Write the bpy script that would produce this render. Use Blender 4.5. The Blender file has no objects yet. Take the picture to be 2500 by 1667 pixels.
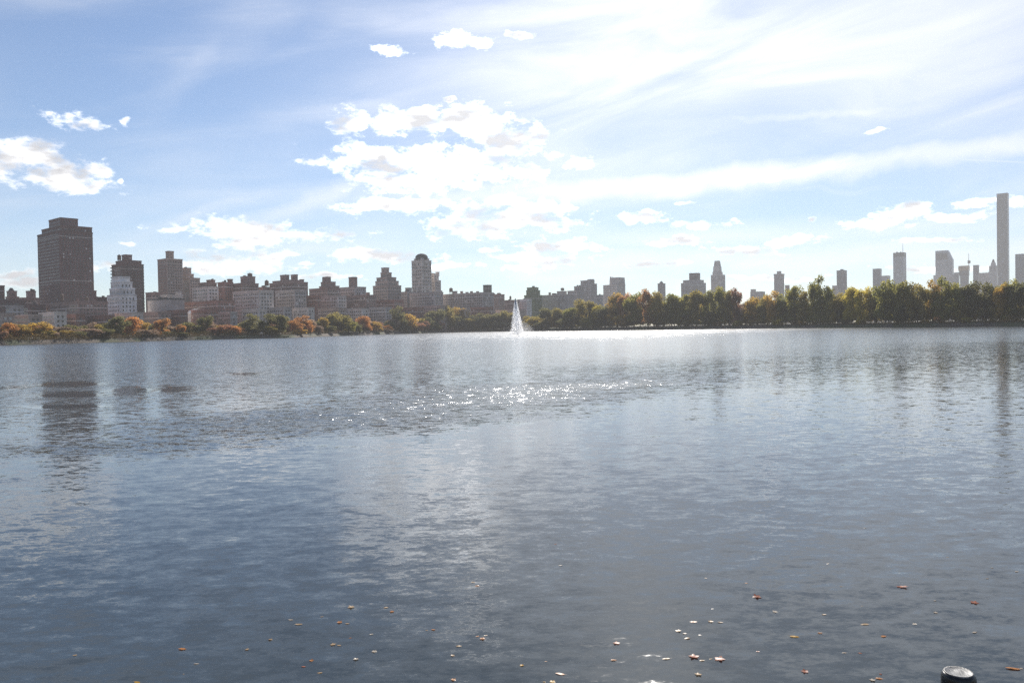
import bpy, bmesh, math, random
import numpy as np
from mathutils import Vector, Matrix

rnd = random.Random(7)
nr = np.random.default_rng(11)
scene = bpy.context.scene
COL = scene.collection

# ------------------------------------------------------------------ camera
F = 1950.0                       # focal length in photograph pixels (2500 wide)
CAMZ = 4.0
PITCH = math.atan(33.0 / F)
ROLL = 0.0176
_f = Vector((0, math.cos(PITCH), -math.sin(PITCH)))
_r0 = Vector((1, 0, 0)); _u0 = _r0.cross(_f)
_r = _r0 * math.cos(ROLL) - _u0 * math.sin(ROLL)
_u = _r0 * math.sin(ROLL) + _u0 * math.cos(ROLL)
cam_d = bpy.data.cameras.new('camera')
cam = bpy.data.objects.new('camera', cam_d); COL.objects.link(cam)
M3 = Matrix((_r, _u, -_f)).transposed()
cam.matrix_world = Matrix.Translation((0, 0, CAMZ)) @ M3.to_4x4()
cam_d.sensor_width = 36.0
cam_d.lens = F / 2500.0 * 36.0
cam_d.clip_start = 0.05; cam_d.clip_end = 12000
scene.camera = cam

def ray(x, y):
    return (_f + _r * ((x - 1250) / F) + _u * ((833.5 - y) / F))
def at(x, y, Y):                 # world point on the vertical plane at distance Y
    d = ray(x, y); s = Y / d.y
    return Vector((0, 0, CAMZ)) + d * s
def on_level(x, y, z=0.0):       # world point on a horizontal level
    d = ray(x, y); s = (z - CAMZ) / d.z
    return Vector((0, 0, CAMZ)) + d * s
def kx(x, y=760):
    d = ray(x, y); return d.x / d.y
def azel(x, y):
    d = ray(x, y).normalized()
    return math.atan2(d.x, d.y), math.asin(d.z)

# ------------------------------------------------------------------ light and exposure
SUN_EL = math.radians(33.0)
SUN_AZ = math.radians(8.7)       # to the right of the view axis (+Y)
SUN = Vector((math.sin(SUN_AZ) * math.cos(SUN_EL), math.cos(SUN_AZ) * math.cos(SUN_EL), math.sin(SUN_EL)))
sl = bpy.data.lights.new('sun', 'SUN'); sl.energy = 4.0; sl.angle = math.radians(0.53); sl.color = (1, 0.95, 0.88)
so = bpy.data.objects.new('sun', sl); COL.objects.link(so)
so.rotation_euler = (-SUN).to_track_quat('-Z', 'Y').to_euler()
so.location = (0, -20, 60)

scene.view_settings.view_transform = 'Standard'
scene.view_settings.look = 'None'
scene.view_settings.gamma = 1.0
scene.view_settings.use_curve_mapping = False
scene.view_settings.exposure = 0.86
scene.cycles.use_denoising = False
scene.cycles.max_bounces = 8
scene.cycles.diffuse_bounces = 5
scene.cycles.glossy_bounces = 3
scene.cycles.transmission_bounces = 3
scene.cycles.volume_bounces = 1
scene.cycles.transparent_max_bounces = 12
scene.cycles.caustics_reflective = False
scene.cycles.caustics_refractive = False
scene.cycles.sample_clamp_direct = 0
scene.cycles.sample_clamp_indirect = 8

# ------------------------------------------------------------------ node helpers
class Sk:
    """a socket with arithmetic"""
    def __init__(s, t, o): s.t = t; s.o = o
    def _m(s, op, b=None, c=None, clamp=False):
        n = s.t.nodes.new('ShaderNodeMath'); n.operation = op; n.use_clamp = clamp
        for i, v in enumerate((s, b, c)):
            if v is None: continue
            if isinstance(v, Sk): s.t.links.new(v.o, n.inputs[i])
            else: n.inputs[i].default_value = float(v)
        return Sk(s.t, n.outputs[0])
    def __add__(s, b): return s._m('ADD', b)
    def __sub__(s, b): return s._m('SUBTRACT', b)
    def __mul__(s, b): return s._m('MULTIPLY', b)
    def __truediv__(s, b): return s._m('DIVIDE', b)
    def __pow__(s, b): return s._m('POWER', b)
    def max(s, b): return s._m('MAXIMUM', b)
    def min(s, b): return s._m('MINIMUM', b)
    def f(s, op, b=None): return s._m(op, b)
    def sat(s): return s._m('ADD', 0.0, clamp=True)
    def ramp(s, a, b, lo=0.0, hi=1.0, mode='SMOOTHSTEP'):
        n = s.t.nodes.new('ShaderNodeMapRange'); n.interpolation_type = mode
        s.t.links.new(s.o, n.inputs[0])
        for i, v in enumerate((a, b, lo, hi)): n.inputs[i + 1].default_value = v
        return Sk(s.t, n.outputs[0])
def vmath(t, op, a, b=None, out=0):
    n = t.nodes.new('ShaderNodeVectorMath'); n.operation = op
    for i, v in enumerate((a, b)):
        if v is None: continue
        if isinstance(v, Sk): t.links.new(v.o, n.inputs[i])
        elif op == 'SCALE' and i == 1: n.inputs['Scale'].default_value = v
        else: n.inputs[i].default_value = v
    return Sk(t, n.outputs['Value' if op in ('LENGTH', 'DOT_PRODUCT', 'DISTANCE') else 'Vector'])
def vscale(t, a, s):
    n = t.nodes.new('ShaderNodeVectorMath'); n.operation = 'SCALE'
    t.links.new(a.o, n.inputs[0])
    if isinstance(s, Sk): t.links.new(s.o, n.inputs['Scale'])
    else: n.inputs['Scale'].default_value = s
    return Sk(t, n.outputs[0])
def combine(t, x, y, z=0.0):
    n = t.nodes.new('ShaderNodeCombineXYZ')
    for i, v in enumerate((x, y, z)):
        if isinstance(v, Sk): t.links.new(v.o, n.inputs[i])
        else: n.inputs[i].default_value = v
    return Sk(t, n.outputs[0])
def separate(t, v):
    n = t.nodes.new('ShaderNodeSeparateXYZ'); t.links.new(v.o, n.inputs[0])
    return [Sk(t, n.outputs[i]) for i in range(3)]
def noise(t, vec, scale, detail=4, rough=0.5, dist=0.0, color=False):
    n = t.nodes.new('ShaderNodeTexNoise'); n.inputs['Scale'].default_value = scale
    n.inputs['Detail'].default_value = detail; n.inputs['Roughness'].default_value = rough
    n.inputs['Distortion'].default_value = dist
    if vec is not None: t.links.new(vec.o, n.inputs['Vector'])
    return Sk(t, n.outputs['Color' if color else 0])
def mixc(t, fac, a, b):
    n = t.nodes.new('ShaderNodeMix'); n.data_type = 'RGBA'
    for idx, v in ((0, fac), (6, a), (7, b)):
        if isinstance(v, Sk): t.links.new(v.o, n.inputs[idx])
        else: n.inputs[idx].default_value = v if idx == 0 else (*v, 1)
    return Sk(t, n.outputs[2])

# ------------------------------------------------------------------ sky
world = bpy.data.worlds.new('World'); scene.world = world; world.use_nodes = True
T = world.node_tree; T.nodes.clear()
sky = T.nodes.new('ShaderNodeTexSky'); sky.sky_type = 'NISHITA'; sky.sun_disc = False
sky.sun_elevation = SUN_EL; sky.sun_rotation = SUN_AZ
sky.altitude = 20; sky.air_density = 1.0; sky.dust_density = 0.1; sky.ozone_density = 6.0
SKY_STRENGTH = 0.056
tc = T.nodes.new('ShaderNodeTexCoord')
D = Sk(T, tc.outputs['Generated'])
dx, dy, dz = separate(T, D)
az = dx.f('ARCTAN2', dy); el = dz.f('ARCSINE')
cosun = vmath(T, 'DOT_PRODUCT', D, tuple(SUN)).max(0.0)
glow = cosun ** 5.0
# cumulus: clusters of puffs, ragged by noise; positions are directions in the sky
wn = noise(T, D, 16, 4, 0.55, color=True)
wv = vmath(T, 'SUBTRACT', wn, (0.5, 0.5, 0.5))
wx, wy, wz = separate(T, wv)
azw = az + wx * 0.055; elw = el + wy * 0.024
AE = combine(T, azw, elw)
PUFFS = [(170,292,85,20),(215,303,32,14),(300,291,24,9),(-40,400,160,58),(60,385,130,44),(130,420,140,44),(230,418,64,26),(190,455,110,24),
 (303,446,12,9),(965,120,48,14),(915,110,22,8),(1110,95,64,22),(1185,102,50,17),(1262,88,30,11),(1085,245,24,9),(860,298,54,32),(1000,300,150,40),
 (1130,300,150,46),(1240,335,110,46),(930,388,165,42),(1100,405,230,62),(1000,450,150,32),(1280,420,64,30),(770,397,50,12),
 (1352,380,20,8),(1415,400,52,18),(950,503,140,20),(1040,495,70,18),(600,562,165,30),(720,574,150,20),(430,565,42,12),(620,592,90,20),
 (590,640,150,26),(660,622,90,16),(520,655,90,20),(1240,540,190,40),(1300,512,120,30),(1150,560,100,22),(1230,490,56,17),
 (950,622,140,20),(1090,650,80,12),(870,615,70,10),(1350,606,150,17),(1320,632,130,20),(1270,660,60,9),(1185,613,18,9),
 (1565,530,70,15),(1720,548,84,12),(1660,588,90,13),(1830,610,100,15),(1950,578,60,14),(1920,592,70,12),(2215,522,110,22),(2130,547,96,20),
 (2310,528,120,17),(2235,503,64,13),(2400,492,62,14),(2510,498,90,12),(1870,436,54,9),(2140,315,28,6),(1990,537,14,6),(60,690,110,18),
 (40,668,80,12),(275,650,70,16),(295,593,22,6),(2290,590,130,9),(1680,490,26,6),(790,680,90,11),(1900,678,120,9),(2250,655,140,10),(1600,650,80,8),
 # beyond the frame the same kind of clouds go on
 (-420,520,200,40),(-700,420,260,70),(-1000,600,240,36),(2750,470,190,34),(3050,570,240,30),(3300,420,200,50),(2900,620,180,16),(-300,640,160,20),
 (700,-700,160,60),(1900,-900,180,60)]
field = None
for (cx, cy, rx, ry) in PUFFS:
    a0, e0 = azel(cx, cy); a1, _e = azel(cx + rx, cy); _a, e1 = azel(cx, cy - ry)
    ra = abs(a1 - a0); re = abs(e1 - e0)
    v = vmath(T, 'SUBTRACT', AE, (a0, e0, 0)); v = vmath(T, 'MULTIPLY', v, (1 / ra, 1 / re, 0))
    r = vmath(T, 'LENGTH', v)
    field = r if field is None else field.min(r)
fn = noise(T, vmath(T, 'MULTIPLY', D, (1.0, 1.0, 1.9)), 46, 6, 0.66)
fn2 = noise(T, D, 11, 3, 0.5)
fn3 = noise(T, vmath(T, 'ADD', vmath(T, 'MULTIPLY', D, (1.0, 1.0, 2.6)), (3.1, 0.4, 0.045)), 17, 3, 0.5)
dens = (field * -1.0 + 1.0) + (fn - 0.5) * 3.2 + (fn2 - 0.5) * 0.8 - 0.02
# rows of scattered small cumulus all round the horizon, seen on a flat cloud deck
deck = combine(T, dx / (dz + 0.07), dy / (dz + 0.07))
back = dy.ramp(0.62, 0.2, 0.0, 1.0)
gn = noise(T, deck, 0.55, 7, 0.55)
dens_back = (gn - 0.60) * 6.0
dens = dens.max(dens_back * back - (back * -1.0 + 1.0) * 5.0)
hz = el.ramp(0.0, 0.02)
cum = dens.ramp(-0.08, 0.95) * hz
body = ((field * -1.0 + 1.0).min(0.55) * 1.1 + (fn3 - 0.5) * 4.2 + (fn - 0.5) * 1.4).ramp(-0.1, 1.15)
# high cirrus: streaks fanned out along the wind
cz = combine(T, az * 1.1 + el * -1.2 + 5.0, el * 5.0 - az * 0.55)
cz2 = combine(T, az * 1.6 + 9.0, el * 4.0 - az * 0.5)
c1 = noise(T, cz, 3.0, 7, 0.58, 0.9)
c2 = noise(T, cz2, 1.6, 4, 0.5, 0.3)
cov = None
BANDS = [  # x0,y0,x1,y1,half width, strength
 (1270,470,2560,335,26,1.0),(1700,295,2290,255,14,0.75),(2060,235,2350,185,16,0.5),(1250,270,2100,120,200,0.66),(1150,150,1900,-40,240,0.7),
 (1700,130,2700,60,200,0.8),(1300,260,1500,330,40,0.5),(640,535,900,440,20,0.5),(700,290,1050,240,24,0.35),(380,560,620,480,14,0.25),
 (1300,580,2500,540,26,0.45),(1500,430,2200,460,10,0.35),(1250,650,2600,600,30,0.5),(520,80,740,10,60,0.22),(420,230,560,60,30,0.2),
 (2200,100,2600,110,40,0.4),(1050,660,1700,690,18,0.4),(400,620,1000,600,20,0.25),
 (1400,-300,2400,-500,200,0.8),(300,-300,900,-600,120,0.4),(2700,330,3600,260,40,0.7),(-900,300,-300,200,60,0.4)]
for (x0, y0, x1, y1, hw, st) in BANDS:
    a0, e0 = azel(x0, y0); a1, e1 = azel(x1, y1)
    L = math.hypot(a1 - a0, e1 - e0); th = math.atan2(e1 - e0, a1 - a0); w = hw / F
    v = vmath(T, 'SUBTRACT', combine(T, az + wx * 0.05, el + wy * 0.03), ((a0 + a1) / 2, (e0 + e1) / 2, 0))
    n = T.nodes.new('ShaderNodeVectorRotate'); n.rotation_type = 'Z_AXIS'
    T.links.new(v.o, n.inputs['Vector']); n.inputs['Angle'].default_value = -th
    v = vmath(T, 'MULTIPLY', Sk(T, n.outputs[0]), (1.6 / L, 1 / w, 0))
    q = vmath(T, 'LENGTH', v)
    g = (q * q * -0.7).f('EXPONENT') * st
    cov = g if cov is None else cov.max(g)
veil = cov * (c1.ramp(0.22, 0.72) * 0.42 + 0.58) + (c1 * 0.45 + c2 * 0.55).ramp(0.44, 0.76) * 0.36
# contrail
a0, e0 = azel(2080, 373); a1, e1 = azel(2560, 399)
L = math.hypot(a1 - a0, e1 - e0); th = math.atan2(e1 - e0, a1 - a0)
v = vmath(T, 'SUBTRACT', combine(T, az, el), ((a0 + a1) / 2, (e0 + e1) / 2, 0))
n = T.nodes.new('ShaderNodeVectorRotate'); n.rotation_type = 'Z_AXIS'; T.links.new(v.o, n.inputs['Vector']); n.inputs['Angle'].default_value = -th
v = vmath(T, 'MULTIPLY', Sk(T, n.outputs[0]), (1.7 / L, F / 3.2, 0))
q = vmath(T, 'LENGTH', v); veil = veil.max((q * q * -1.0).f('EXPONENT') * 0.55)
veil = veil.sat() * hz
skyc = Sk(T, sky.outputs[0])
skyl = vscale(T, skyc, SKY_STRENGTH)
thin = combine(T, 0.69, 0.685, 0.685); thin = vscale(T, thin, glow * 0.5 + 0.72)
white = vscale(T, combine(T, 0.75, 0.745, 0.74), glow * 2.4 + 0.80)
grey = vscale(T, combine(T, 0.285, 0.29, 0.31), glow * 0.12 + 0.9)
c_a = mixc(T, veil * 0.85, skyl, thin)
c_b = mixc(T, body * 0.9, white, grey)
c_c = mixc(T, cum, c_a, c_b)
bg = T.nodes.new('ShaderNodeBackground'); bg.inputs['Strength'].default_value = 1.0
T.links.new(c_c.o, bg.inputs['Color'])
world.cycles.sampling_method = 'NONE'
wo = T.nodes.new('ShaderNodeOutputWorld'); T.links.new(bg.outputs[0], wo.inputs['Surface'])

# ------------------------------------------------------------------ materials
MATS = {}
def new_mat(name):
    m = bpy.data.materials.new(name); m.use_nodes = True; t = m.node_tree
    p = t.nodes['Principled BSDF']; MATS[name] = m
    return m, t, p
def wall_mat(name, col, var=0.25, rough=0.9, scale=0.12):
    m, t, p = new_mat(name)
    tcn = t.nodes.new('ShaderNodeTexCoord'); P = Sk(t, tcn.outputs['Object'])
    n1 = noise(t, P, scale, 5, 0.6); st = vmath(t, 'MULTIPLY', P, (0.5, 0.5, 0.05)); n2 = noise(t, st, 0.6, 4, 0.6)
    fac = (n1 * 0.6 + n2 * 0.4).ramp(0.3, 0.7)
    a = tuple(c * (1 - var) for c in col); b = tuple(min(1, c * (1 + var)) for c in col)
    oi = t.nodes.new('ShaderNodeObjectInfo'); c = vscale(t, mixc(t, fac, a, b), Sk(t, oi.outputs['Random']) * 0.36 + 0.84); t.links.new(c.o, p.inputs['Base Color']); p.inputs['Roughness'].default_value = rough
    p.inputs['Specular IOR Level'].default_value = 0.25
    return m
wall_mat('dark_brick', (0.15, 0.086, 0.085))
wall_mat('brown_brick', (0.27, 0.185, 0.165))
wall_mat('red_brick', (0.27, 0.14, 0.115))
wall_mat('buff_brick', (0.38, 0.295, 0.255))
wall_mat('limestone', (0.56, 0.49, 0.44))
wall_mat('grey_stone', (0.38, 0.335, 0.315))
wall_mat('pale_stone', (0.62, 0.60, 0.59))
wall_mat('white_paint', (0.78, 0.77, 0.75), 0.08)
wall_mat('dark_roof', (0.09, 0.085, 0.085))
wall_mat('green_net', (0.12, 0.17, 0.08), 0.3)
wall_mat('blue_grey_glass', (0.12, 0.14, 0.17), 0.15, 0.35)
wall_mat('aluminium_panel', (0.30, 0.325, 0.36), 0.08, 0.45)
wall_mat('concrete', (0.10, 0.105, 0.11))
wall_mat('orange_net', (0.45, 0.25, 0.08), 0.3)
wall_mat('tank_wood', (0.13, 0.09, 0.07))
wall_mat('steel_dark', (0.035, 0.033, 0.035), 0.2, 0.6)
m, t, p = new_mat('window_glass'); p.inputs['Base Color'].default_value = (0.035, 0.04, 0.045, 1); p.inputs['Roughness'].default_value = 0.12
m, t, p = new_mat('window_painted_glint'); p.inputs['Base Color'].default_value = (0.55, 0.53, 0.49, 1); p.inputs['Roughness'].default_value = 0.4  # bright panes: window light put into a pale base colour
m, t, p = new_mat('skylight_glass'); p.inputs['Base Color'].default_value = (0.75, 0.78, 0.8, 1); p.inputs['Roughness'].default_value = 0.2
m, t, p = new_mat('bark')
tcn = t.nodes.new('ShaderNodeTexCoord'); n1 = noise(t, Sk(t, tcn.outputs['Object']), 6, 5)
t.links.new(mixc(t, n1, (0.04, 0.03, 0.025), (0.12, 0.095, 0.075)).o, p.inputs['Base Color']); p.inputs['Roughness'].default_value = 0.95

def leaf_mat(name, c1, c2, trans=0.62, scale=0.25):
    m = bpy.data.materials.new(name); m.use_nodes = True; t = m.node_tree; t.nodes.clear(); MATS[name] = m
    geo = t.nodes.new('ShaderNodeNewGeometry'); P = Sk(t, geo.outputs['Position'])
    n1 = noise(t, P, scale, 3, 0.55); isl = Sk(t, geo.outputs['Random Per Island'])
    oi = t.nodes.new('ShaderNodeObjectInfo'); orr = Sk(t, oi.outputs['Random'])
    fac = ((n1 - 0.5) * 2.2 + (isl - 0.5) * 0.5 + (orr - 0.5) * 0.5 + 0.5).sat()
    c = vscale(t, mixc(t, fac, c1, c2), 1.25)
    d = t.nodes.new('ShaderNodeBsdfDiffuse'); tr = t.nodes.new('ShaderNodeBsdfTranslucent'); mx = t.nodes.new('ShaderNodeMixShader')
    t.links.new(c.o, d.inputs[0]); t.links.new(c.o, tr.inputs[0]); mx.inputs[0].default_value = trans
    t.links.new(d.outputs[0], mx.inputs[1]); t.links.new(tr.outputs[0], mx.inputs[2])
    o = t.nodes.new('ShaderNodeOutputMaterial'); t.links.new(mx.outputs[0], o.inputs[0])
    return m
LEAFC = {'dark': ((0.11, 0.115, 0.05), (0.21, 0.185, 0.075)), 'green': ((0.155, 0.165, 0.045), (0.32, 0.28, 0.065)),
 'olive': ((0.18, 0.16, 0.055), (0.38, 0.29, 0.07)), 'gold': ((0.24, 0.18, 0.055), (0.56, 0.36, 0.075)), 'yellow': ((0.30, 0.27, 0.055), (0.58, 0.45, 0.065)),
 'orange': ((0.27, 0.155, 0.07), (0.55, 0.26, 0.08)), 'russet': ((0.20, 0.12, 0.08), (0.42, 0.20, 0.11)), 'brown': ((0.20, 0.15, 0.11), (0.35, 0.245, 0.17))}
for k_, (a_, b_) in LEAFC.items(): leaf_mat('leaf_' + k_, a_, b_)

# ------------------------------------------------------------------ object helpers
def link(name, me, mat=None, parent=None, kind=None):
    o = bpy.data.objects.new(name, me); COL.objects.link(o)
    if mat is not None and me is not None and len(me.materials) == 0: me.materials.append(MATS[mat] if isinstance(mat, str) else mat)
    if parent is not None: o.parent = parent
    if kind: o['kind'] = kind
    return o
def tag(o, label, cat, group=None):
    o['label'] = label; o['category'] = cat
    if group: o['group'] = group
    return o
def empty(name, loc, rz=0.0):
    o = bpy.data.objects.new(name, None); COL.objects.link(o); o.location = loc; o.rotation_euler = (0, 0, rz)
    o.empty_display_size = 0.5
    return o
def mesh(name, verts, faces, smooth=False):
    me = bpy.data.meshes.new(name); me.from_pydata([tuple(v) for v in verts], [], faces); me.update()
    if smooth: me.polygons.foreach_set('use_smooth', [True] * len(me.polygons))
    return me
BOXF = [(0, 3, 2, 1), (4, 5, 6, 7), (0, 1, 5, 4), (1, 2, 6, 5), (2, 3, 7, 6), (3, 0, 4, 7)]
def box_v(x0, x1, y0, y1, z0, z1):
    return [(x0, y0, z0), (x1, y0, z0), (x1, y1, z0), (x0, y1, z0), (x0, y0, z1), (x1, y0, z1), (x1, y1, z1), (x0, y1, z1)]
class MB:
    def __init__(s): s.v = []; s.f = []; s.m = []
    def box(s, x0, x1, y0, y1, z0, z1, mi=0):
        b = len(s.v); s.v += box_v(x0, x1, y0, y1, z0, z1); s.f += [tuple(i + b for i in f) for f in BOXF]; s.m += [mi] * 6
    def frustum(s, hx0, hy0, z0, hx1, hy1, z1, cx=0, cy=0, cx1=None, cy1=None):
        b = len(s.v); cx1 = cx if cx1 is None else cx1; cy1 = cy if cy1 is None else cy1
        s.v += [(cx - hx0, cy - hy0, z0), (cx + hx0, cy - hy0, z0), (cx + hx0, cy + hy0, z0), (cx - hx0, cy + hy0, z0),
                (cx1 - hx1, cy1 - hy1, z1), (cx1 + hx1, cy1 - hy1, z1), (cx1 + hx1, cy1 + hy1, z1), (cx1 - hx1, cy1 + hy1, z1)]
        s.f += [tuple(i + b for i in f) for f in BOXF]; s.m += [0] * 6
    def lathe(s, prof, cx=0, cy=0, n=20, mi=0):
        b = len(s.v)
        for r, z in prof:
            for i in range(n):
                a = 2 * math.pi * i / n; s.v.append((cx + r * math.cos(a), cy + r * math.sin(a), z))
        for j in range(len(prof) - 1):
            for i in range(n):
                k = (i + 1) % n; s.f.append((b + j * n + i, b + j * n + k, b + (j + 1) * n + k, b + (j + 1) * n + i)); s.m.append(mi)
        s.f.append(tuple(b + i for i in range(n))[::-1]); s.m.append(mi)
        e = b + (len(prof) - 1) * n; s.f.append(tuple(e + i for i in range(n))); s.m.append(mi)
    def tube(s, pts, n=6):
        b = len(s.v)
        for (p, r) in pts:
            for i in range(n):
                a = 2 * math.pi * i / n; s.v.append((p[0] + r * math.cos(a), p[1] + r * math.sin(a), p[2]))
        for j in range(len(pts) - 1):
            for i in range(n):
                k = (i + 1) % n; s.f.append((b + j * n + i, b + j * n + k, b + (j + 1) * n + k, b + (j + 1) * n + i)); s.m.append(0)
    def build(s, name, mats, parent=None, kind=None, smooth=False):
        me = mesh(name, s.v, s.f, smooth)
        for q in (mats if isinstance(mats, (list, tuple)) else [mats]): me.materials.append(MATS[q])
        if any(s.m): me.polygons.foreach_set('material_index', s.m)
        return link(name, me, None, parent, kind)

# ------------------------------------------------------------------ shoreline, ground, water
SHPX = [(0, 843), (180, 838), (350, 833), (520, 828.5), (700, 824.5), (850, 819), (1000, 814.5), (1120, 811), (1250, 809), (1400, 807.5), (1580, 805.5),
        (1750, 803), (1900, 801.5), (2050, 800.5), (2200, 799.5), (2350, 797.5), (2500, 796)]
SHORE = [on_level(x, y, 0.0) for x, y in SHPX]
shx = [s[0] for s in SHPX]; shd = [p.y for p in SHORE]
def shore_d(x):
    return float(np.interp(x, shx, shd))
loop = [Vector((p.x, p.y, 0)) for p in SHORE]
loop += [Vector(q) for q in ((330, 340, 0), (350, 220, 0), (320, 110, 0), (220, 40, 0), (120, 14, 0), (60, 5, 0), (25, 3.2, 0), (0, 3.0, 0), (-25, 3.2, 0), (-60, 5, 0),
         (-120, 14, 0), (-220, 45, 0), (-290, 120, 0), (-310, 220, 0), (-285, 310, 0))]
# resample the closed loop
def resample(pts, step):
    out = []
    n = len(pts)
    for i in range(n):
        a, b = pts[i], pts[(i + 1) % n]
        m_ = max(1, int((b - a).length / step))
        for j in range(m_): out.append(a.lerp(b, j / m_))
    return out
lp = resample(loop, 9.0)
lp = [(lp[i - 1] + lp[i] * 2 + lp[(i + 1) % len(lp)]) / 4 for i in range(len(lp))]
NL = len(lp)
nrm = []
for i in range(NL):
    d = (lp[(i + 1) % NL] - lp[i - 1]).normalized(); nrm.append(Vector((-d.y, d.x, 0)))
cen = Vector((0, 400, 0))
if (lp[0] + nrm[0] - cen).length < (lp[0] - nrm[0] - cen).length: nrm = [-q for q in nrm]
rings = [(-2.5, -1.2), (0.0, -0.15), (1.2, 1.0), (3.0, 2.2), (7.0, 2.45), (26.0, 3.0)]
verts = []; faces = []
for off, z in rings:
    for i in range(NL):
        near = lp[i].y < 12
        oo = off if not near else off * 0.28
        q = lp[i] + nrm[i] * oo
        zz = min(z, 2.4) if near else z
        if z > 0.5: zz += (rnd.random() - 0.5) * 0.25 * (0.3 if near else 1)
        verts.append((q.x, q.y, zz))
for (R, z) in ((700, 3.4), (3700, 3.6)):          # far rings: park and city ground out of sight
    for i in range(NL):
        a = lp[i] - cen; a.normalize(); c2 = Vector((0, 500, 0)) if R < 1000 else Vector((0, 0, 0))
        q = c2 + a * R
        if R < 1000:
            b_ = lp[i] + nrm[i] * 26; dd = max(R, (b_ - c2).length + 60); q = c2 + (b_ - c2).normalized() * dd
        else:
            b_ = lp[i] + nrm[i] * 26; q = Vector((0, 500, 0)) + (b_ - Vector((0, 500, 0))).normalized() * R
        verts.append((q.x, q.y, z))
nrg = len(rings) + 2
for j in range(nrg - 1):
    for i in range(NL):
        k = (i + 1) % NL
        faces.append((j * NL + i, j * NL + k, (j + 1) * NL + k, (j + 1) * NL + i))
m, t, p = new_mat('ground_earth')
geo = t.nodes.new('ShaderNodeNewGeometry'); P = Sk(t, geo.outputs['Position'])
n1 = noise(t, P, 0.7, 6, 0.6); n2 = noise(t, P, 0.05, 4, 0.6)
c = mixc(t, n1.ramp(0.35, 0.65), (0.055, 0.043, 0.032), (0.13, 0.10, 0.075)); c = mixc(t, n2.ramp(0.45, 0.6), c, (0.06, 0.07, 0.028))
t.links.new(c.o, p.inputs['Base Color']); p.inputs['Roughness'].default_value = 0.95
bm_ = mesh('ground', verts, faces); bm_.validate()
g = link('ground', bm_, 'ground_earth', None, 'structure')
# stone revetment along the waterline (far side): rows of rough blocks, and gravel path behind it
path_v = []; path_f = []
for i in range(NL):
    for off in (10.0, 14.5):
        q = lp[i] + nrm[i] * (off if lp[i].y > 12 else off * 0.5); path_v.append((q.x, q.y, 2.85 if lp[i].y > 12 else 2.5))
for i in range(NL):
    k = (i + 1) % NL
    path_f.append((2 * i, 2 * k, 2 * k + 1, 2 * i + 1))
m, t, p = new_mat('gravel_path'); geo = t.nodes.new('ShaderNodeNewGeometry'); n1 = noise(t, Sk(t, geo.outputs['Position']), 3, 6)
t.links.new(mixc(t, n1, (0.12, 0.10, 0.085), (0.20, 0.175, 0.15)).o, p.inputs['Base Color']); p.inputs['Roughness'].default_value = 0.9
link('path', mesh('path', path_v, path_f), 'gravel_path', None, 'structure')

# water
wpts = [lp[i] + nrm[i] * 1.0 for i in range(NL)]
wme = mesh('water', [(q.x, q.y, 0.0) for q in wpts], [tuple(range(NL))])
if wme.polygons[0].normal.z < 0:
    wme = mesh('water', [(q.x, q.y, 0.0) for q in wpts], [tuple(range(NL))[::-1]])
m, t, p = new_mat('lake_water')
geo = t.nodes.new('ShaderNodeNewGeometry'); P = Sk(t, geo.outputs['Position'])
px, py, pz = separate(t, P)
Pm = vmath(t, 'MULTIPLY', P, (0.55, 1.0, 1.0))
# calm lanes and wind-ruffled patches, as they lie on the lake
big = noise(t, vmath(t, 'MULTIPLY', P, (0.010, 0.028, 0)), 1.0, 4, 0.55)
big2 = noise(t, vmath(t, 'MULTIPLY', P, (0.05, 0.16, 0)), 1.0, 4, 0.6)
big3 = noise(t, vmath(t, 'MULTIPLY', P, (0.18, 0.9, 0)), 1.0, 3, 0.6)
rng = ((py - px * 0.8).max(4.0)) * ((big - 0.5) * 0.7 + (big2 - 0.5) * 0.25 + 1.0)
lg = rng.f('LOGARITHM', 10.0) / 3.0
rmp = t.nodes.new('ShaderNodeValToRGB'); t.links.new(lg.o, rmp.inputs[0]); cr = rmp.color_ramp; cr.interpolation = 'EASE'
STOPS = [(8, .021), (16, .019), (26, .014), (37, .011), (48, .020), (60, .020), (74, .024), (110, .03), (150, .05), (260, .085), (900, .09)]
def tp(v): return math.log10(v) / 3.0
while len(cr.elements) < len(STOPS): cr.elements.new(0.5)
for e_, (d_, a_) in zip(cr.elements, STOPS): e_.position = tp(d_)
for e_, (d_, a_) in zip(cr.elements, STOPS): e_.color = (a_, a_, a_, 1)
amp = Sk(t, rmp.outputs[0])
# wind lane across the middle of the lake, where the sun sparkles
c0 = on_level(1180, 972); c1_ = on_level(800, 1020); ax_ = Vector((c0.x - c1_.x, c0.y - c1_.y)).normalized()
v = vmath(t, 'SUBTRACT', P, (c0.x, c0.y, 0)); lx_, ly_, _ = separate(t, v)
along = (lx_ * ax_.x + ly_ * ax_.y) / 26.0; across = (lx_ * -ax_.y + ly_ * ax_.x) / 8.5
lane = (along * along + across * across).f('SQRT') + (big2 - 0.5) * 1.6
lanem = lane.ramp(1.25, 0.2)
amp = amp + lanem * 0.085
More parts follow.
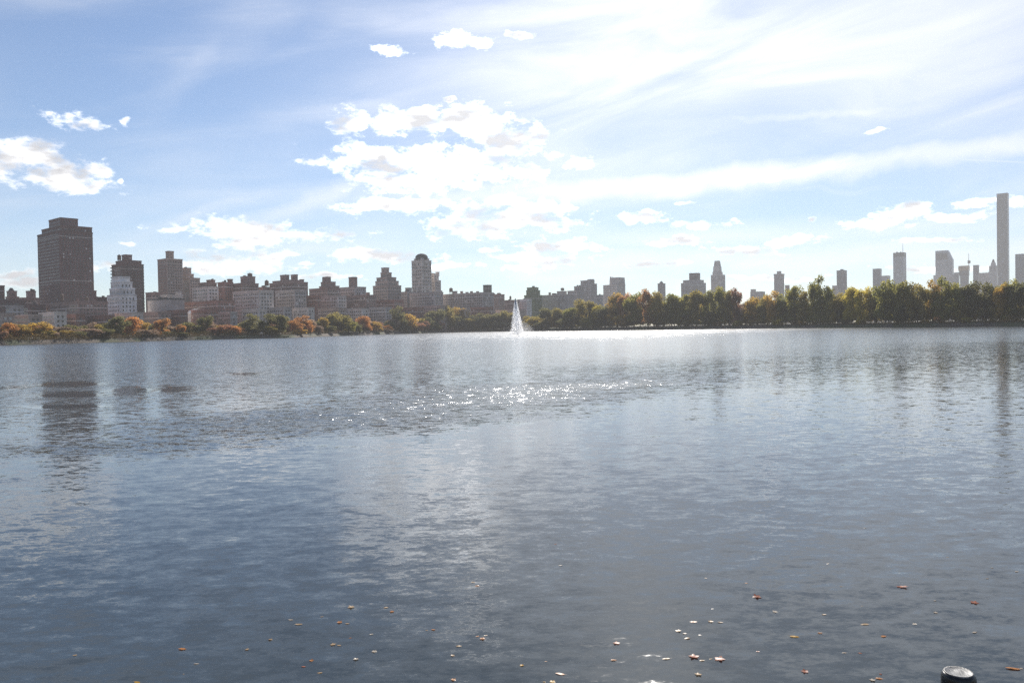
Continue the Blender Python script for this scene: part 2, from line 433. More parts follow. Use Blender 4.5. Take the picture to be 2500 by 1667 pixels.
# still patches off the left bank
still = None
for (x, y, rx, ry) in ((165, 938, 95, 7), (165, 965, 100, 8), (165, 992, 100, 5), (320, 955, 55, 14), (430, 948, 60, 10), (595, 913, 45, 4), (30, 948, 40, 6)):
    c0 = on_level(x, y); c1_ = on_level(x + rx, y); c2_ = on_level(x, y - ry)
    v = vmath(t, 'SUBTRACT', P, (c0.x, c0.y, 0)); 
    dx_, dy_, _ = separate(t, v)
    q = vmath(t, 'LENGTH', combine(t, dx_ - dy_ * (c0.x / c0.y), 0.0)) / (c1_.x - c0.x)
    q2 = (dy_ / abs(c2_.y - c0.y)).f('ABSOLUTE')
    qq = (q * q + q2 * q2).f('SQRT') + (big2 - 0.5) * 1.3 + (big3 - 0.5) * 2.2
    amp = amp * qq.ramp(0.3, 1.35, 0.25, 1.0)
    calm = qq.ramp(0.3, 1.35, 0.0, 1.0); still = calm if still is None else still * calm
sn = noise(t, Pm, 2.6, 4.5, 0.85, color=True)
sb = noise(t, Pm, 0.5, 3, 0.6, color=True)
s0 = vmath(t, 'ADD', vscale(t, vmath(t, 'SUBTRACT', sn, (0.5, 0.5, 0.5)), 17.0), vscale(t, vmath(t, 'SUBTRACT', sb, (0.5, 0.5, 0.5)), 1.3))
sx, sy, sz = separate(t, s0)
Nv = vmath(t, 'NORMALIZE', combine(t, sx * amp * (lanem * 1.1 + 1.0), sy * amp, 1.0))
t.links.new(Nv.o, p.inputs['Normal'])
p.inputs['Base Color'].default_value = (0.036, 0.046, 0.050, 1)
gran = noise(t, vmath(t, 'MULTIPLY', P, (0.42, 0.035, 0)), 1.0, 2.5, 0.75)
rgh = lg.ramp(tp(42), tp(100), 0.07, 0.16) + (lg + (gran - 0.5) * 0.22).ramp(tp(230), tp(500), 0.0, 0.15) * gran.ramp(0.36, 0.60, 0.15, 1.0)
t.links.new((rgh.max(amp * 1.1 + 0.05) * (still * 0.62 + 0.38)).o, p.inputs['Roughness']); p.inputs['IOR'].default_value = 1.333
link('water', wme, 'lake_water', None, 'structure')

# ------------------------------------------------------------------ buildings
ANCH = [(20, 'below the low brown blocks'), (130, 'below the very tall dark tower'), (220, 'right of the very tall dark tower'), (290, 'below the white tiered building'), (340, 'beside the balcony tower'), (400, 'before the blank grey slab'),
        (475, 'before the white domed museum'), (560, 'before the dark red brick block'), (620, 'before the broad limestone building'), (700, 'below the two rooftop towers'), (790, 'below the tapering roof tower'), (860, 'below the slim roof tower'),
        (945, 'below the stepped turret building'), (1030, 'below the domed tower'), (1130, 'below the long chimneyed row'), (1220, 'left of the fountain'), (1310, 'right of the fountain'), (1390, 'below the stocky water tank block'), (1440, 'below the chamfered grey tower'),
        (1500, 'below the sloping shouldered tower'), (1615, 'below the peaked dark roof tower'), (1690, 'below the broad shouldered tower'), (1755, 'below the slender blunt tower'), (1840, 'left of the capped grey tower'), (1905, 'below the capped grey tower'),
        (1985, 'between capped tower and pier tower'), (2055, 'below the slim pier tower'), (2145, 'below the dark bluish tower'), (2200, 'below the antenna tower'), (2300, 'below the slanted roof tower'), (2355, 'below the construction crane'), (2400, 'left of the pointed stone tower'),
        (2449, 'below the supertall tower'), (2515, 'right of the supertall tower')]
YAW = math.radians(-40.0)        # the street grid is turned against the view
P0 = Vector((-397, 620)); AV = Vector((math.sin(-YAW), math.cos(-YAW)))
def avenue_d(k):
    tt = (k * P0.y - P0.x) / (AV.x - AV.y * k); return P0.y + AV.y * tt
GZ = 3.3
def win_grid(mb, axis, side, half_u, plane, z0, z1, pu, pz, ww, wh, cu, cp):
    nu = max(1, int((2 * half_u - 1.0) / pu)); nz = max(0, int((z1 - z0 - 1.2) / pz))
    for i in range(nu):
        u = cu + (i - (nu - 1) / 2) * pu
        for j in range(nz):
            z = z1 - 1.4 - (j + 0.5) * pz
            mi = 1 if rnd.random() < 0.06 else 0
            d0, d1 = cp + side * (plane - 0.05), cp + side * (plane + 0.07)
            if axis == 'x': mb.box(u - ww / 2, u + ww / 2, min(d0, d1), max(d0, d1), z - wh / 2, z + wh / 2, mi)
            else: mb.box(min(d0, d1), max(d0, d1), u - ww / 2, u + ww / 2, z - wh / 2, z + wh / 2, mi)
BUILT = []
def building(name, label, mat, tiers, row=0.0, Dp=None, ratio=1.0, win=(3.1, 3.4, 1.5, 1.8), roof=True, trim=None, yaw=None):
    """tiers: (x0, x1, ytop[, ybot[, part name[, material]]]) in photograph pixels, widest first"""
    x0, x1 = min(q[0] for q in tiers), max(q[1] for q in tiers)
    km = kx((tiers[0][0] + tiers[0][1]) / 2)
    Yc = Dp if Dp else avenue_d(km) + row
    c = at((tiers[0][0] + tiers[0][1]) / 2, 760, Yc)
    yw = YAW if yaw is None else yaw
    root = empty(name, (c.x, c.y, GZ - 0.3), yw)
    tag(root, label, 'building')
    wmb = MB(); info = []
    for ti, q in enumerate(tiers):
        tx0, tx1, yt = q[0], q[1], q[2]
        yb = q[3] if len(q) > 3 else None
        pn = q[4] if len(q) > 4 and q[4] else ('wall' if ti == 0 else 'upper_storey')
        pm = q[5] if len(q) > 5 and q[5] else mat
        shape = q[6] if len(q) > 6 else 'box'
        k0, k1 = kx(tx0, (yt + 760) / 2), kx(tx1, (yt + 760) / 2); kc = (k0 + k1) / 2; th = math.atan(kc)
        phi = abs(-yw - th) ; W = (k1 - k0) * Yc * math.cos(th)
        Wn = W / (math.cos(phi) + ratio * math.sin(phi)); Ww = Wn * ratio
        ctr = Vector((kc * Yc, Yc, 0)) - Vector((c.x, c.y, 0))
        lx = ctr.x * math.cos(-yw) - ctr.y * math.sin(-yw); ly = ctr.x * math.sin(-yw) + ctr.y * math.cos(-yw)
        zt = at((tx0 + tx1) / 2, yt, Yc).z - (GZ - 0.3)
        zb = 0.0 if yb is None else at((tx0 + tx1) / 2, yb, Yc).z - (GZ - 0.3) - 0.4
        mb = MB(); hx, hy = Wn / 2, Ww / 2
        if shape == 'box':
            mb.box(lx - hx, lx + hx, ly - hy, ly + hy, zb, zt)
        elif shape == 'taper':
            s_ = q[7]; mb.frustum(hx, hy, zb, hx * s_, hy * s_, zt, lx, ly)
        elif shape == 'dome':
            r_ = W / 2; prof = [(r_, zb), (r_, zb + (zt - zb) * 0.35)]
            for a in range(1, 8):
                an = a / 7.5 * math.pi / 2; prof.append((r_ * math.cos(an), zb + (zt - zb) * (0.35 + 0.65 * math.sin(an))))
            mb.lathe(prof, lx, ly, 20)
        elif shape == 'cyl':
            mb.lathe([(W / 2, zb), (W / 2, zt)], lx, ly, 18)
        elif shape == 'octagon':
            c_ = 0.28 * min(hx, hy) * 2; b = len(mb.v)
            ring = [(-hx + c_, -hy), (hx - c_, -hy), (hx, -hy + c_), (hx, hy - c_), (hx - c_, hy), (-hx + c_, hy), (-hx, hy - c_), (-hx, -hy + c_)]
            for z_ in (zb, zt): mb.v += [(lx + a, ly + b_, z_) for a, b_ in ring]
            mb.f += [tuple(range(8))[::-1], tuple(range(8, 16))] + [(i, (i + 1) % 8, 8 + (i + 1) % 8, 8 + i) for i in range(8)]; mb.m += [0] * 10
        elif shape == 'wedge':      # sloping crown falling to one side
            s_ = q[7]; zl = zb + (zt - zb) * s_
            mb.v += [(lx - hx, ly - hy, zb), (lx + hx, ly - hy, zb), (lx + hx, ly + hy, zb), (lx - hx, ly + hy, zb),
                     (lx - hx, ly - hy, zt), (lx + hx * 0.45, ly - hy, zt), (lx + hx * 0.45, ly + hy, zt), (lx - hx, ly + hy, zt), (lx + hx, ly - hy, zl), (lx + hx, ly + hy, zl)]
            mb.f += [(0, 3, 2, 1), (4, 5, 6, 7), (0, 1, 8, 5, 4), (3, 7, 6, 9, 2), (0, 4, 7, 3), (1, 2, 9, 8), (5, 8, 9, 6)]; mb.m += [0] * 7
        o = mb.build(pn, pm, root, smooth=False)
        info.append((lx, ly, hx, hy, zb, zt))
        if shape == 'box' and W > 5 and (zt - zb) > 2.5:
            pb = MB()                # parapet, set a little proud of the wall
            e = 0.25
            pb.box(lx - hx - e, lx + hx + e, ly - hy - e, ly - hy + 0.35, zt - 0.5, zt + 0.75)
            pb.box(lx - hx - e, lx + hx + e, ly + hy - 0.35, ly + hy + e, zt - 0.5, zt + 0.75)
            pb.box(lx - hx - e, lx - hx + 0.35, ly - hy + 0.35, ly + hy - 0.35, zt - 0.5, zt + 0.75)
            pb.box(lx + hx - 0.35, lx + hx + e, ly - hy + 0.35, ly + hy - 0.35, zt - 0.5, zt + 0.75)
            pb.build('parapet', trim or pm, root)
        if win and shape == 'box' and (zt - zb) > 14 and W > 8:
            nb = 1 if zt - zb < 30 else 2
            for b_i in range(nb):
                zs = zt - 4.6 - b_i * (zt - zb) * 0.42; sc = MB(); sc.box(lx - hx - 0.22, lx + hx + 0.22, ly - hy - 0.22, ly + hy + 0.22, zs - 0.3, zs + 0.3)
                sc.build('string_course', 'pale_stone' if pm in ('limestone', 'grey_stone') else 'limestone', root)
        if win and shape in ('box', 'wedge') and (zt - zb) > 5:
            pu, pz, ww, wh = win
            zlow = max(zb, 4.0); ztt = zt if shape == 'box' else zb + (zt - zb) * q[7]
            win_grid(wmb, 'x', -1, hx, hy, zlow, ztt, pu, pz, ww, wh, lx, ly)
            win_grid(wmb, 'y', 1, hy, hx, zlow, ztt, pu, pz, ww, wh, ly, lx)
    if wmb.f: wmb.build('window_panes', ['window_glass', 'window_painted_glint'], root, 'stuff')
    if roof:                        # bulkheads and vents on the roof
        lx, ly, hx, hy, zb, zt = info[-1] if len(info) > 1 and info[-1][2] > 3 else info[0]
        for _ in range(2):
            mb = MB(); a = rnd.uniform(-0.6, 0.6) * hx + lx; b = rnd.uniform(-0.6, 0.6) * hy + ly; s_ = rnd.uniform(0.08, 0.2) * min(hx, hy) + 0.4
            mb.box(a - s_, a + s_, b - s_ * 0.8, b + s_ * 0.8, zt, zt + rnd.uniform(1.2, 3.0)); mb.build('roof_bulkhead', 'dark_roof', root)
    BUILT.append(((x0 + x1) / 2, label)); root['_info'] = 0; del root['_info']
    return root, info, Yc, c
def local(root, x, y, Yc):          # photograph point at distance Yc in the building's own axes
    w = at(x, y, Yc); d = w - root.location; yw = root.rotation_euler.z
    return d.x * math.cos(-yw) - d.y * math.sin(-yw), d.x * math.sin(-yw) + d.y * math.cos(-yw), d.z
def tank(b, x, yb, yt, wpx):
    root, info, Yc, c = b
    lx, ly, zt = local(root, x, yt, Yc); _, _, zb = local(root, x, yb, Yc); r_ = wpx / F * Yc / 2; h = zt - zb
    mb = MB(); mb.lathe([(r_, zb + h * 0.28), (r_ * 0.96, zt - h * 0.18), (r_ * 1.08, zt - h * 0.18), (0.05, zt)], lx, ly, 14); o = mb.build('water_tank', 'tank_wood', root)
    mb = MB()
    for i in range(4):
        a = math.pi / 4 + i * math.pi / 2; u, v_ = lx + r_ * 0.7 * math.cos(a), ly + r_ * 0.7 * math.sin(a)
        mb.box(u - 0.18, u + 0.18, v_ - 0.18, v_ + 0.18, zb - 1.5, zb + h * 0.3)
    q = mb.build('tank_stand', 'steel_dark', root)
def mast(b, x, yb, yt, wpx, name='mast', mat='steel_dark'):
    root, info, Yc, c = b
    lx, ly, zt = local(root, x, yt, Yc); _, _, zb = local(root, x, yb, Yc); r_ = wpx / F * Yc / 2
    mb = MB(); mb.lathe([(r_, zb - 2), (r_ * 0.8, (zb + zt) / 2), (r_ * 0.4, zt)], lx, ly, 6); mb.build(name, mat, root)
def chimney(b, x, yb, yt, wpx, mat=None, name='chimney'):
    root, info, Yc, c = b
    lx, ly, zt = local(root, x, yt, Yc); _, _, zb = local(root, x, yb, Yc); h_ = wpx / F * Yc / 2 * 0.8
    mb = MB(); mb.box(lx - h_, lx + h_, ly - h_, ly + h_, zb - 2, zt - 0.6); mb.box(lx - h_ * 1.25, lx + h_ * 1.25, ly - h_ * 1.25, ly + h_ * 1.25, zt - 0.6, zt)
    mb.build(name, mat or 'brown_brick', root)

W_D = (2.7, 3.1, 1.3, 1.5)
# -- left bank, from the edge of the view towards the fountain
building('apartment_block', 'brown brick block with stepped top at the far edge beyond the dark tower', 'dark_brick', [(-60, 12, 699), (-30, -2, 690)], row=160)
b = building('apartment_building', 'brown building under a steep pointed roof beside a boxy penthouse', 'brown_brick', [(14, 47, 726), (17, 42, 712, 726), (18, 38, 703, 712, 'pointed_roof', 'dark_roof', 'taper', 0.3)], row=190)
b = building('apartment_block', 'low brown block with square rooftop penthouse left of the dark tower', 'brown_brick', [(40, 96, 729), (64, 88, 712, 730, 'penthouse')], row=180); tank(b, 82, 714, 706, 6)
building('terrace_block', 'long dark brown terrace with a flat roof behind russet trees', 'dark_brick', [(-40, 62, 736)], row=120, ratio=0.7)
building('apartment_block', 'grey stone block behind the orange shore trees', 'grey_stone', [(14, 58, 748)], row=20)
building('apartment_block', 'dark purple brick block at the foot of the tall brown tower', 'dark_brick', [(56, 112, 746)], row=30)
b = building('apartment_tower', 'very tall dark brown brick tower with a square crown', 'dark_brick',
   [(93, 228, 573), (104, 227, 560, 574, 'setback_storey'), (122, 193, 538, 561, 'crown')], row=110, ratio=0.55, win=(2.9, 3.0, 1.3, 1.5), roof=False)
mast(b, 163, 538, 532, 2.2); chimney(b, 171, 538, 535, 4, 'dark_roof', 'roof_vent')
building('apartment_block', 'stepped dark brick annex tucked behind the tall brown tower', 'dark_brick', [(222, 262, 727), (222, 236, 711, 728)], row=170)
b = building('apartment_block', 'long low brown building with rooftop tanks before the tall tower', 'brown_brick', [(112, 262, 741)], row=0, ratio=0.35, win=W_D); tank(b, 150, 741, 716, 9); tank(b, 211, 741, 724, 9); chimney(b, 190, 741, 730, 4); chimney(b, 232, 741, 733, 8)
b = building('balcony_tower', 'dark brown tower with rows of projecting balconies', 'dark_brick', [(274, 352, 648), (284, 347, 639, 648), (299, 324, 624, 640, 'penthouse')], row=150, ratio=0.8, win=W_D, roof=False); tank(b, 291, 640, 621, 9)
root, info, Yc, c = b
lx, ly, hx, hy, zb, zt = info[0]
bal = MB(); bal.box(-1.6, 1.6, -0.8, 0.8, -0.12, 0.95); bme = None
for j in range(22):
    z = zt - 3.0 - j * 3.3
    if z < 20: break
    for (u, v_) in ((lx - hx + 1.2, ly - hy - 0.6), (lx + hx - 1.0, ly - hy - 0.7), (lx + hx + 0.7, ly + hy - 1.6), (lx + hx + 0.7, ly), (lx + hx + 0.7, ly - hy * 0.55)):
        if bme is None: o = bal.build('balcony', 'concrete', root); bme = o.data
        else: o = link('balcony', bme, None, root)
        o.location = (u, v_, z)
building('apartment_building', 'white stone building stepping up in narrow tiers', 'pale_stone', [(262, 334, 722), (268, 330, 706, 722), (271, 324, 690, 706), (273, 318, 678, 690)], row=15, ratio=0.6, win=(3.0, 3.4, 1.1, 1.9))
b = building('apartment_tower', 'grey brick tower with central square penthouse above stepped neighbours', 'buff_brick', [(386, 447, 635), (406, 426, 615, 636, 'penthouse')], row=140, ratio=0.9, win=W_D, roof=False)
building('apartment_building', 'grey brick building descending in stair-like steps', 'buff_brick', [(440, 489, 681), (440, 474, 671, 682), (440, 468, 656, 672)], row=150, ratio=0.6, win=W_D)
building('gallery_slab', 'blank pale grey slab building beside the white domed museum', 'grey_stone', [(360, 450, 732)], row=-10, ratio=0.45, win=None, trim='concrete')
b = building('apartment_block', 'low brown block peeping over the blank grey slab', 'brown_brick', [(356, 398, 716)], row=60)
b = building('town_house', 'pale stone house with a raised corner behind the blank slab', 'limestone', [(392, 446, 722), (430, 444, 714, 724)], row=30)
b = building('apartment_block', 'brown block with a red brick penthouse', 'brown_brick', [(486, 530, 692), (505, 526, 685, 693, 'penthouse', 'red_brick')], row=100, win=W_D)
building('apartment_block', 'pale banded building next to the stair-stepped block', 'limestone', [(470, 534, 703)], row=60, ratio=0.4)
building('apartment_block', 'dark red brick block with a small corner penthouse', 'red_brick', [(532, 570, 691), (556, 569, 683, 692, 'penthouse')], row=80, win=W_D)
building('apartment_block', 'low brown red brick row behind the museum trees', 'red_brick', [(448, 572, 738)], row=10, ratio=0.3, win=W_D)
b = building('apartment_building', 'brown building crowned by twin round rooftop tanks', 'brown_brick', [(566, 632, 694), (588, 624, 677, 695, 'penthouse')], row=70, win=W_D, roof=False); tank(b, 610, 680, 666, 12); tank(b, 597, 680, 672, 8)
building('apartment_building', 'broad grey limestone building with long rows of windows', 'limestone', [(568, 668, 713)], row=0, ratio=0.35)
b = building('apartment_block', 'brown block carrying a lone wooden water tank on legs', 'brown_brick', [(626, 668, 703)], row=70); tank(b, 651, 703, 683, 10)
b = building('apartment_building', 'large brown building with two square rooftop towers', 'brown_brick', [(658, 752, 692), (666, 742, 687, 693), (685, 707, 673, 690, 'roof_tower'), (711, 728, 672, 690, 'roof_tower')], row=40, ratio=0.5, roof=False); mast(b, 698, 673, 669, 1.5); chimney(b, 737, 692, 682, 9)
building('apartment_building', 'grey fronted building with regular window rows before the two rooftop towers', 'grey_stone', [(672, 748, 711)], row=0, ratio=0.4)
building('town_house', 'narrow red brick building beside the two rooftop towers', 'red_brick', [(747, 784, 723)], row=0, ratio=0.4)
b = building('apartment_building', 'brown building with tapering square roof tower and terrace', 'brown_brick', [(755, 832, 706), (780, 829, 700, 707), (784, 820, 690, 701), (787, 809, 676, 691, 'roof_tower', None, 'taper', 0.95)], row=50, ratio=0.6, roof=False); chimney(b, 814, 701, 689, 8)
building('apartment_block', 'grey banded block beneath the tapering roof tower', 'grey_stone', [(778, 846, 724)], row=0, ratio=0.35)
b = building('apartment_building', 'pale grey building with one slim square roof tower', 'grey_stone', [(830, 894, 703), (852, 873, 678, 704, 'roof_tower', 'brown_brick')], row=45, ratio=0.6, roof=False); chimney(b, 898, 722, 714, 8, 'red_brick')
building('apartment_block', 'low brown block linking the slim tower to the stepped pyramid building', 'brown_brick', [(838, 918, 723)], row=5, ratio=0.35)
b = building('apartment_building', 'grey brown building rising in stepped tiers to a square turret', 'buff_brick', [(911, 980, 699), (917, 974, 688, 700), (920, 968, 679, 689), (930, 957, 667, 680), (932, 951, 655, 668, 'turret')], row=45, ratio=0.8, roof=False, win=(3.4, 3.6, 1.9, 1.9))
building('apartment_block', 'reddish block at the foot of the stepped tier building', 'red_brick', [(900, 985, 735)], row=0, ratio=0.35)
building('apartment_block', 'small grey block wedged between turret building and domed tower', 'grey_stone', [(978, 1012, 714), (990, 1006, 704, 714)], row=60)
# domed tower: its windows are plain to see, one object each
b = building('domed_tower', 'round topped tower with rows of bright windows and a dark dome', 'limestone', [(1006, 1054, 638), (1012, 1049, 633, 639, 'drum'), (1015, 1046, 619, 634, 'dome', 'dark_roof', 'dome')], row=60, ratio=0.9, win=None, roof=False)
root, info, Yc, c = b; lx, ly, hx, hy, zb, zt = info[0]
wb = MB(); wb.box(-0.95, 0.95, -0.12, 0.12, -1.0, 1.0); wdat = {}
for nm in ('window_glass', 'window_painted_glint'):
    o_ = wb.build('window', nm, root); wdat[nm] = o_.data; bpy.data.objects.remove(o_)
for j in range(13):
    z = zt - 4.5 - j * 4.3
    if z < 30: break
    for i in range(5):
        u = (i - 2) * hx * 0.38
        o = link('window', wdat['window_painted_glint' if rnd.random() < 0.3 else 'window_glass'], None, root); o.location = (lx + u, ly - hy - 0.02, z)
        o = link('window', wdat['window_painted_glint' if rnd.random() < 0.3 else 'window_glass'], None, root); o.location = (lx + hx + 0.02, ly + (i - 2) * hy * 0.38, z); o.rotation_euler = (0, 0, math.pi / 2)
    mb = MB(); mb.box(lx - hx - 0.5, lx + hx + 0.5, ly - hy - 0.5, ly + hy + 0.5, z + 1.8, z + 2.2); mb.build('string_course', 'limestone', root)
b = building('apartment_building', 'ragged wing with small turrets against the domed tower', 'limestone', [(1044, 1080, 711), (1044, 1077, 686, 711), (1046, 1072, 670, 687)], row=70, ratio=0.8, roof=False)
chimney(b, 1068, 671, 664, 8, 'limestone', 'turret'); chimney(b, 1056, 671, 667, 6, 'limestone', 'turret')
building('apartment_block', 'broad grey block at the foot of the domed tower', 'grey_stone', [(1000, 1082, 716)], row=10, ratio=0.35)
b = building('apartment_block', 'long stone row with chimneys and a dark water tank', 'grey_stone', [(1078, 1205, 718), (1105, 1117, 712, 718)], row=20, ratio=0.3, roof=False); tank(b, 1101, 717, 702, 9)
for x in (1127, 1140, 1151, 1166): chimney(b, x, 718, 711 if x != 1140 else 713, 6)
mast(b, 1169, 718, 712, 1.5)
building('square_tower', 'dark square tower rising behind the long chimneyed row', 'steel_dark', [(1180, 1201, 697)], row=120, ratio=1.0, roof=False, win=(2.6, 2.4, 1.7, 1.5))
b = building('apartment_block', 'small brown block with stub chimneys near the fountain', 'brown_brick', [(1198, 1232, 720), (1214, 1223, 717, 721)], row=60, roof=False); chimney(b, 1206, 720, 716, 4); chimney(b, 1218, 718, 715, 4)
b = building('town_house', 'low dark house with a tiny water tank beside the fountain', 'dark_brick', [(1228, 1268, 734)], row=70, ratio=0.5); tank(b, 1246, 734, 722, 5)
building('town_house', 'pale low block directly right of the fountain', 'pale_stone', [(1264, 1298, 732)], row=60, ratio=0.6)
b = building('netted_building', 'building under green scaffold netting right of the fountain', 'green_net', [(1280, 1324, 722), (1285, 1319, 710, 723), (1287, 1315, 703, 711)], row=110, win=W_D)
b = building('apartment_block', 'long low grey row with rooftop huts right of the netted building', 'grey_stone', [(1316, 1402, 721)], row=90, ratio=0.3, win=W_D); chimney(b, 1342, 721, 714, 5); chimney(b, 1352, 721, 716, 8)
b = building('apartment_block', 'grey block with a stocky water tank on its roof', 'grey_stone', [(1360, 1384, 712)], row=140, roof=False); tank(b, 1373, 712, 702, 9)
building('apartment_block', 'grey stepped block before the tall grey corner tower', 'grey_stone', [(1386, 1425, 711), (1402, 1424, 700, 712)], row=110)
building('apartment_tower', 'grey tower with chamfered penthouse above the park trees', 'grey_stone', [(1418, 1458, 694), (1418, 1452, 686, 695), (1432, 1454, 682, 687, 'penthouse', None, 'octagon')], row=160, roof=False)
b = building('apartment_tower', 'grey tower with a sloping shoulder and roof knobs', 'limestone', [(1473, 1527, 697), (1488, 1527, 678, 698, 'tapered_storeys', None, 'taper', 0.93)], Dp=1450, roof=False); chimney(b, 1491, 679, 676, 3); mast(b, 1496, 679, 675, 2)
building('apartment_block', 'low bluish block in the gap between two grey towers', 'blue_grey_glass', [(1456, 1478, 721)], Dp=1500)
b = building('apartment_tower', 'small tower with a peaked dark roof above olive trees', 'grey_stone', [(1606, 1625, 693), (1608, 1622, 687, 694, 'peaked_roof', 'dark_roof', 'taper', 0.3)], Dp=1650, roof=False, win=W_D); mast(b, 1615, 688, 684, 1)
b = building('apartment_tower', 'broad shouldered grey tower with a dark square top', 'grey_stone', [(1663, 1724, 692), (1668, 1719, 685, 693), (1683, 1710, 668, 686, 'crown', 'dark_brick')], Dp=1750, roof=False, win=W_D); mast(b, 1687, 668, 664, 1.2); mast(b, 1706, 668, 664, 1.2)
building('landmark_tower', 'slender stone tower narrowing in tiers to a blunt top', 'limestone', [(1736, 1771, 672), (1740, 1765, 665, 673), (1741, 1763, 651, 666, 'shaft', None, 'taper', 0.9), (1743, 1761, 637, 652, 'blunt_top', None, 'taper', 0.75)], Dp=1850, roof=False)
building('apartment_block', 'low far block seen over golden brown trees', 'grey_stone', [(1832, 1868, 713), (1833, 1846, 707, 714)], Dp=1900, roof=False, win=W_D)
b = building('apartment_tower', 'grey far tower with a flat overhanging cap and small head', 'grey_stone', [(1890, 1915, 672), (1889, 1916, 669, 671, 'cap'), (1897, 1908, 663, 670, 'penthouse')], Dp=2000, roof=False, win=W_D)
building('apartment_block', 'tiny low block right of the capped grey tower', 'brown_brick', [(1917, 1928, 697)], Dp=2050, roof=False, win=W_D)
b = building('office_tower', 'slim grey tower with vertical piers standing alone over trees', 'concrete', [(2043, 2068, 661), (2052, 2060, 658, 662, 'penthouse')], Dp=2300, roof=False, win=(3.0, 6.0, 1.4, 4.8))
building('apartment_block', 'small low block left of the slim pier tower', 'brown_brick', [(2032, 2045, 698)], Dp=2250, roof=False, win=W_D)
building('office_tower', 'dark bluish tower with a lower step to its right', 'blue_grey_glass', [(2131, 2153, 657)], Dp=2450, roof=False, win=W_D)
building('office_block', 'low grey step beside the dark bluish tower', 'grey_stone', [(2151, 2174, 674)], Dp=2480, roof=False, win=W_D)
b = building('office_tower', 'pale glass tower with dark top band and thin antenna', 'aluminium_panel', [(2181, 2213, 628), (2181, 2213, 618, 627, 'top_band', 'steel_dark')], Dp=2600, roof=False, win=(4, 4, 3.2, 2.0)); mast(b, 2204, 618, 595, 1.2, 'antenna'); chimney(b, 2190, 618, 615, 3, 'steel_dark', 'roof_plant'); chimney(b, 2199, 618, 615, 3, 'steel_dark', 'roof_plant')
b = building('office_tower', 'pale tower with a slanted roof and a dark louvre panel', 'aluminium_panel', [(2284, 2329, 636), (2284, 2329, 612, 637, 'slanted_top', None, 'wedge', 0.05)], Dp=2800, ratio=0.45, roof=False, win=(4, 4, 3.4, 1.8))
root, info, Yc, c = b; lx, ly, hx, hy, zb, zt = info[0]
a0_ = local(root, 2287, 618, Yc); a1_ = local(root, 2314, 634, Yc)
mb = MB(); mb.box(lx - hx * 0.92, lx + hx * 0.42, ly - hy - 0.6, ly - hy - 0.02, zt + 2.0, zt + (a0_[2] - a1_[2]) + 1.5); mb.build('louvre_panel', 'steel_dark', root)
building('office_block', 'low grey podium block below the slanted roof tower', 'grey_stone', [(2279, 2332, 672)], Dp=2740, roof=False, win=W_D, ratio=0.4)
building('office_block', 'narrow grey block between slanted tower and construction core', 'blue_grey_glass', [(2329, 2343, 666)], Dp=2700, roof=False, win=W_D)
b = building('unfinished_tower', 'tower under construction with orange netting at its top', 'concrete', [(2344, 2366, 672), (2342, 2367, 660, 673), (2340, 2368, 650, 661, 'netted_top', 'orange_net')], Dp=2650, roof=False)
mast(b, 2365, 660, 618, 1.6, 'crane_mast'); root, info, Yc, c = b; l_ = local(root, 2365, 640, Yc); mb = MB(); mb.box(l_[0] - 3, l_[0] + 5, l_[1] - 1.2, l_[1] + 1.2, l_[2] - 4, l_[2] + 5); mb.build('crane_cab', 'steel_dark', root)
building('office_tower', 'thin bluish tower right of the construction crane', 'blue_grey_glass', [(2376, 2391, 648)], Dp=2600, roof=False, win=W_D)
building('office_block', 'low dark block left of the pointed stone tower', 'grey_stone', [(2391, 2418, 667)], Dp=2500, roof=False, win=W_D)
building('hotel_tower', 'grey stone tower with a pyramid top against the supertall', 'limestone', [(2414, 2437, 664), (2415, 2436, 650, 665), (2418, 2433, 641, 651, 'setback', None, 'taper', 0.7), (2421, 2430, 633, 642, 'pyramid_top', 'dark_roof', 'taper', 0.35)], Dp=2450, roof=False, win=W_D)
building('supertall_tower', 'extremely tall slender concrete tower with a square grid of windows', 'concrete', [(2434, 2464, 474)], Dp=2700, ratio=1.0, roof=False, win=(4.7, 4.75, 3.0, 3.0))
building('office_tower', 'dark flat topped slab right of the supertall tower', 'blue_grey_glass', [(2479, 2545, 621)], Dp=2350, roof=False, win=(3, 4, 2.2, 2.0))
# round museum: a drum that widens upward under a shallow glazed dome
Yc = avenue_d(kx(478)) - 12; c = at(478, 790, Yc); pxm = Yc / F
root = empty('museum_rotunda', (c.x, c.y, GZ - 0.3), YAW); tag(root, 'white round museum with a shallow glazed dome', 'museum')
z = lambda y: at(478, y, Yc).z - (GZ - 0.3)
zt = z(767); prof = [(14 * pxm, 0)]
for i in range(5):
    zz0 = zt * (0.1 + 0.18 * i); r_ = (14.5 + i * 1.3) * pxm; prof += [(r_, zz0), (r_ + 0.3, zz0 + zt * 0.12), (r_ - 0.6, zz0 + zt * 0.13), (r_ - 0.5, zz0 + zt * 0.175)]
prof += [(19.5 * pxm, zt * 0.985), (19.8 * pxm, zt)]
mb = MB(); mb.lathe(prof, 0, 0, 32); mb.build('drum', 'white_paint', root)
mb = MB(); mb.lathe([(19.3 * pxm * math.cos(a), zt + 0.05 + (z(755) - zt) * math.sin(a)) for a in [i / 8 * math.pi / 2 * 0.98 for i in range(9)]], 0, 0, 32); mb.build('glazed_dome', 'skylight_glass', root, smooth=True)
for i in range(12):
    rb = MB()
    a = i * math.pi / 6
    pts = []
    for j in range(7):
        e = j / 6 * math.pi / 2 * 0.95; rr_ = 19.4 * pxm * math.cos(e); pts.append(((rr_ * math.cos(a), rr_ * math.sin(a), zt + 0.2 + (z(755) - zt) * math.sin(e)), 0.14))
    rb.tube(pts, 4)
    rb.build('dome_rib', 'white_paint', root)
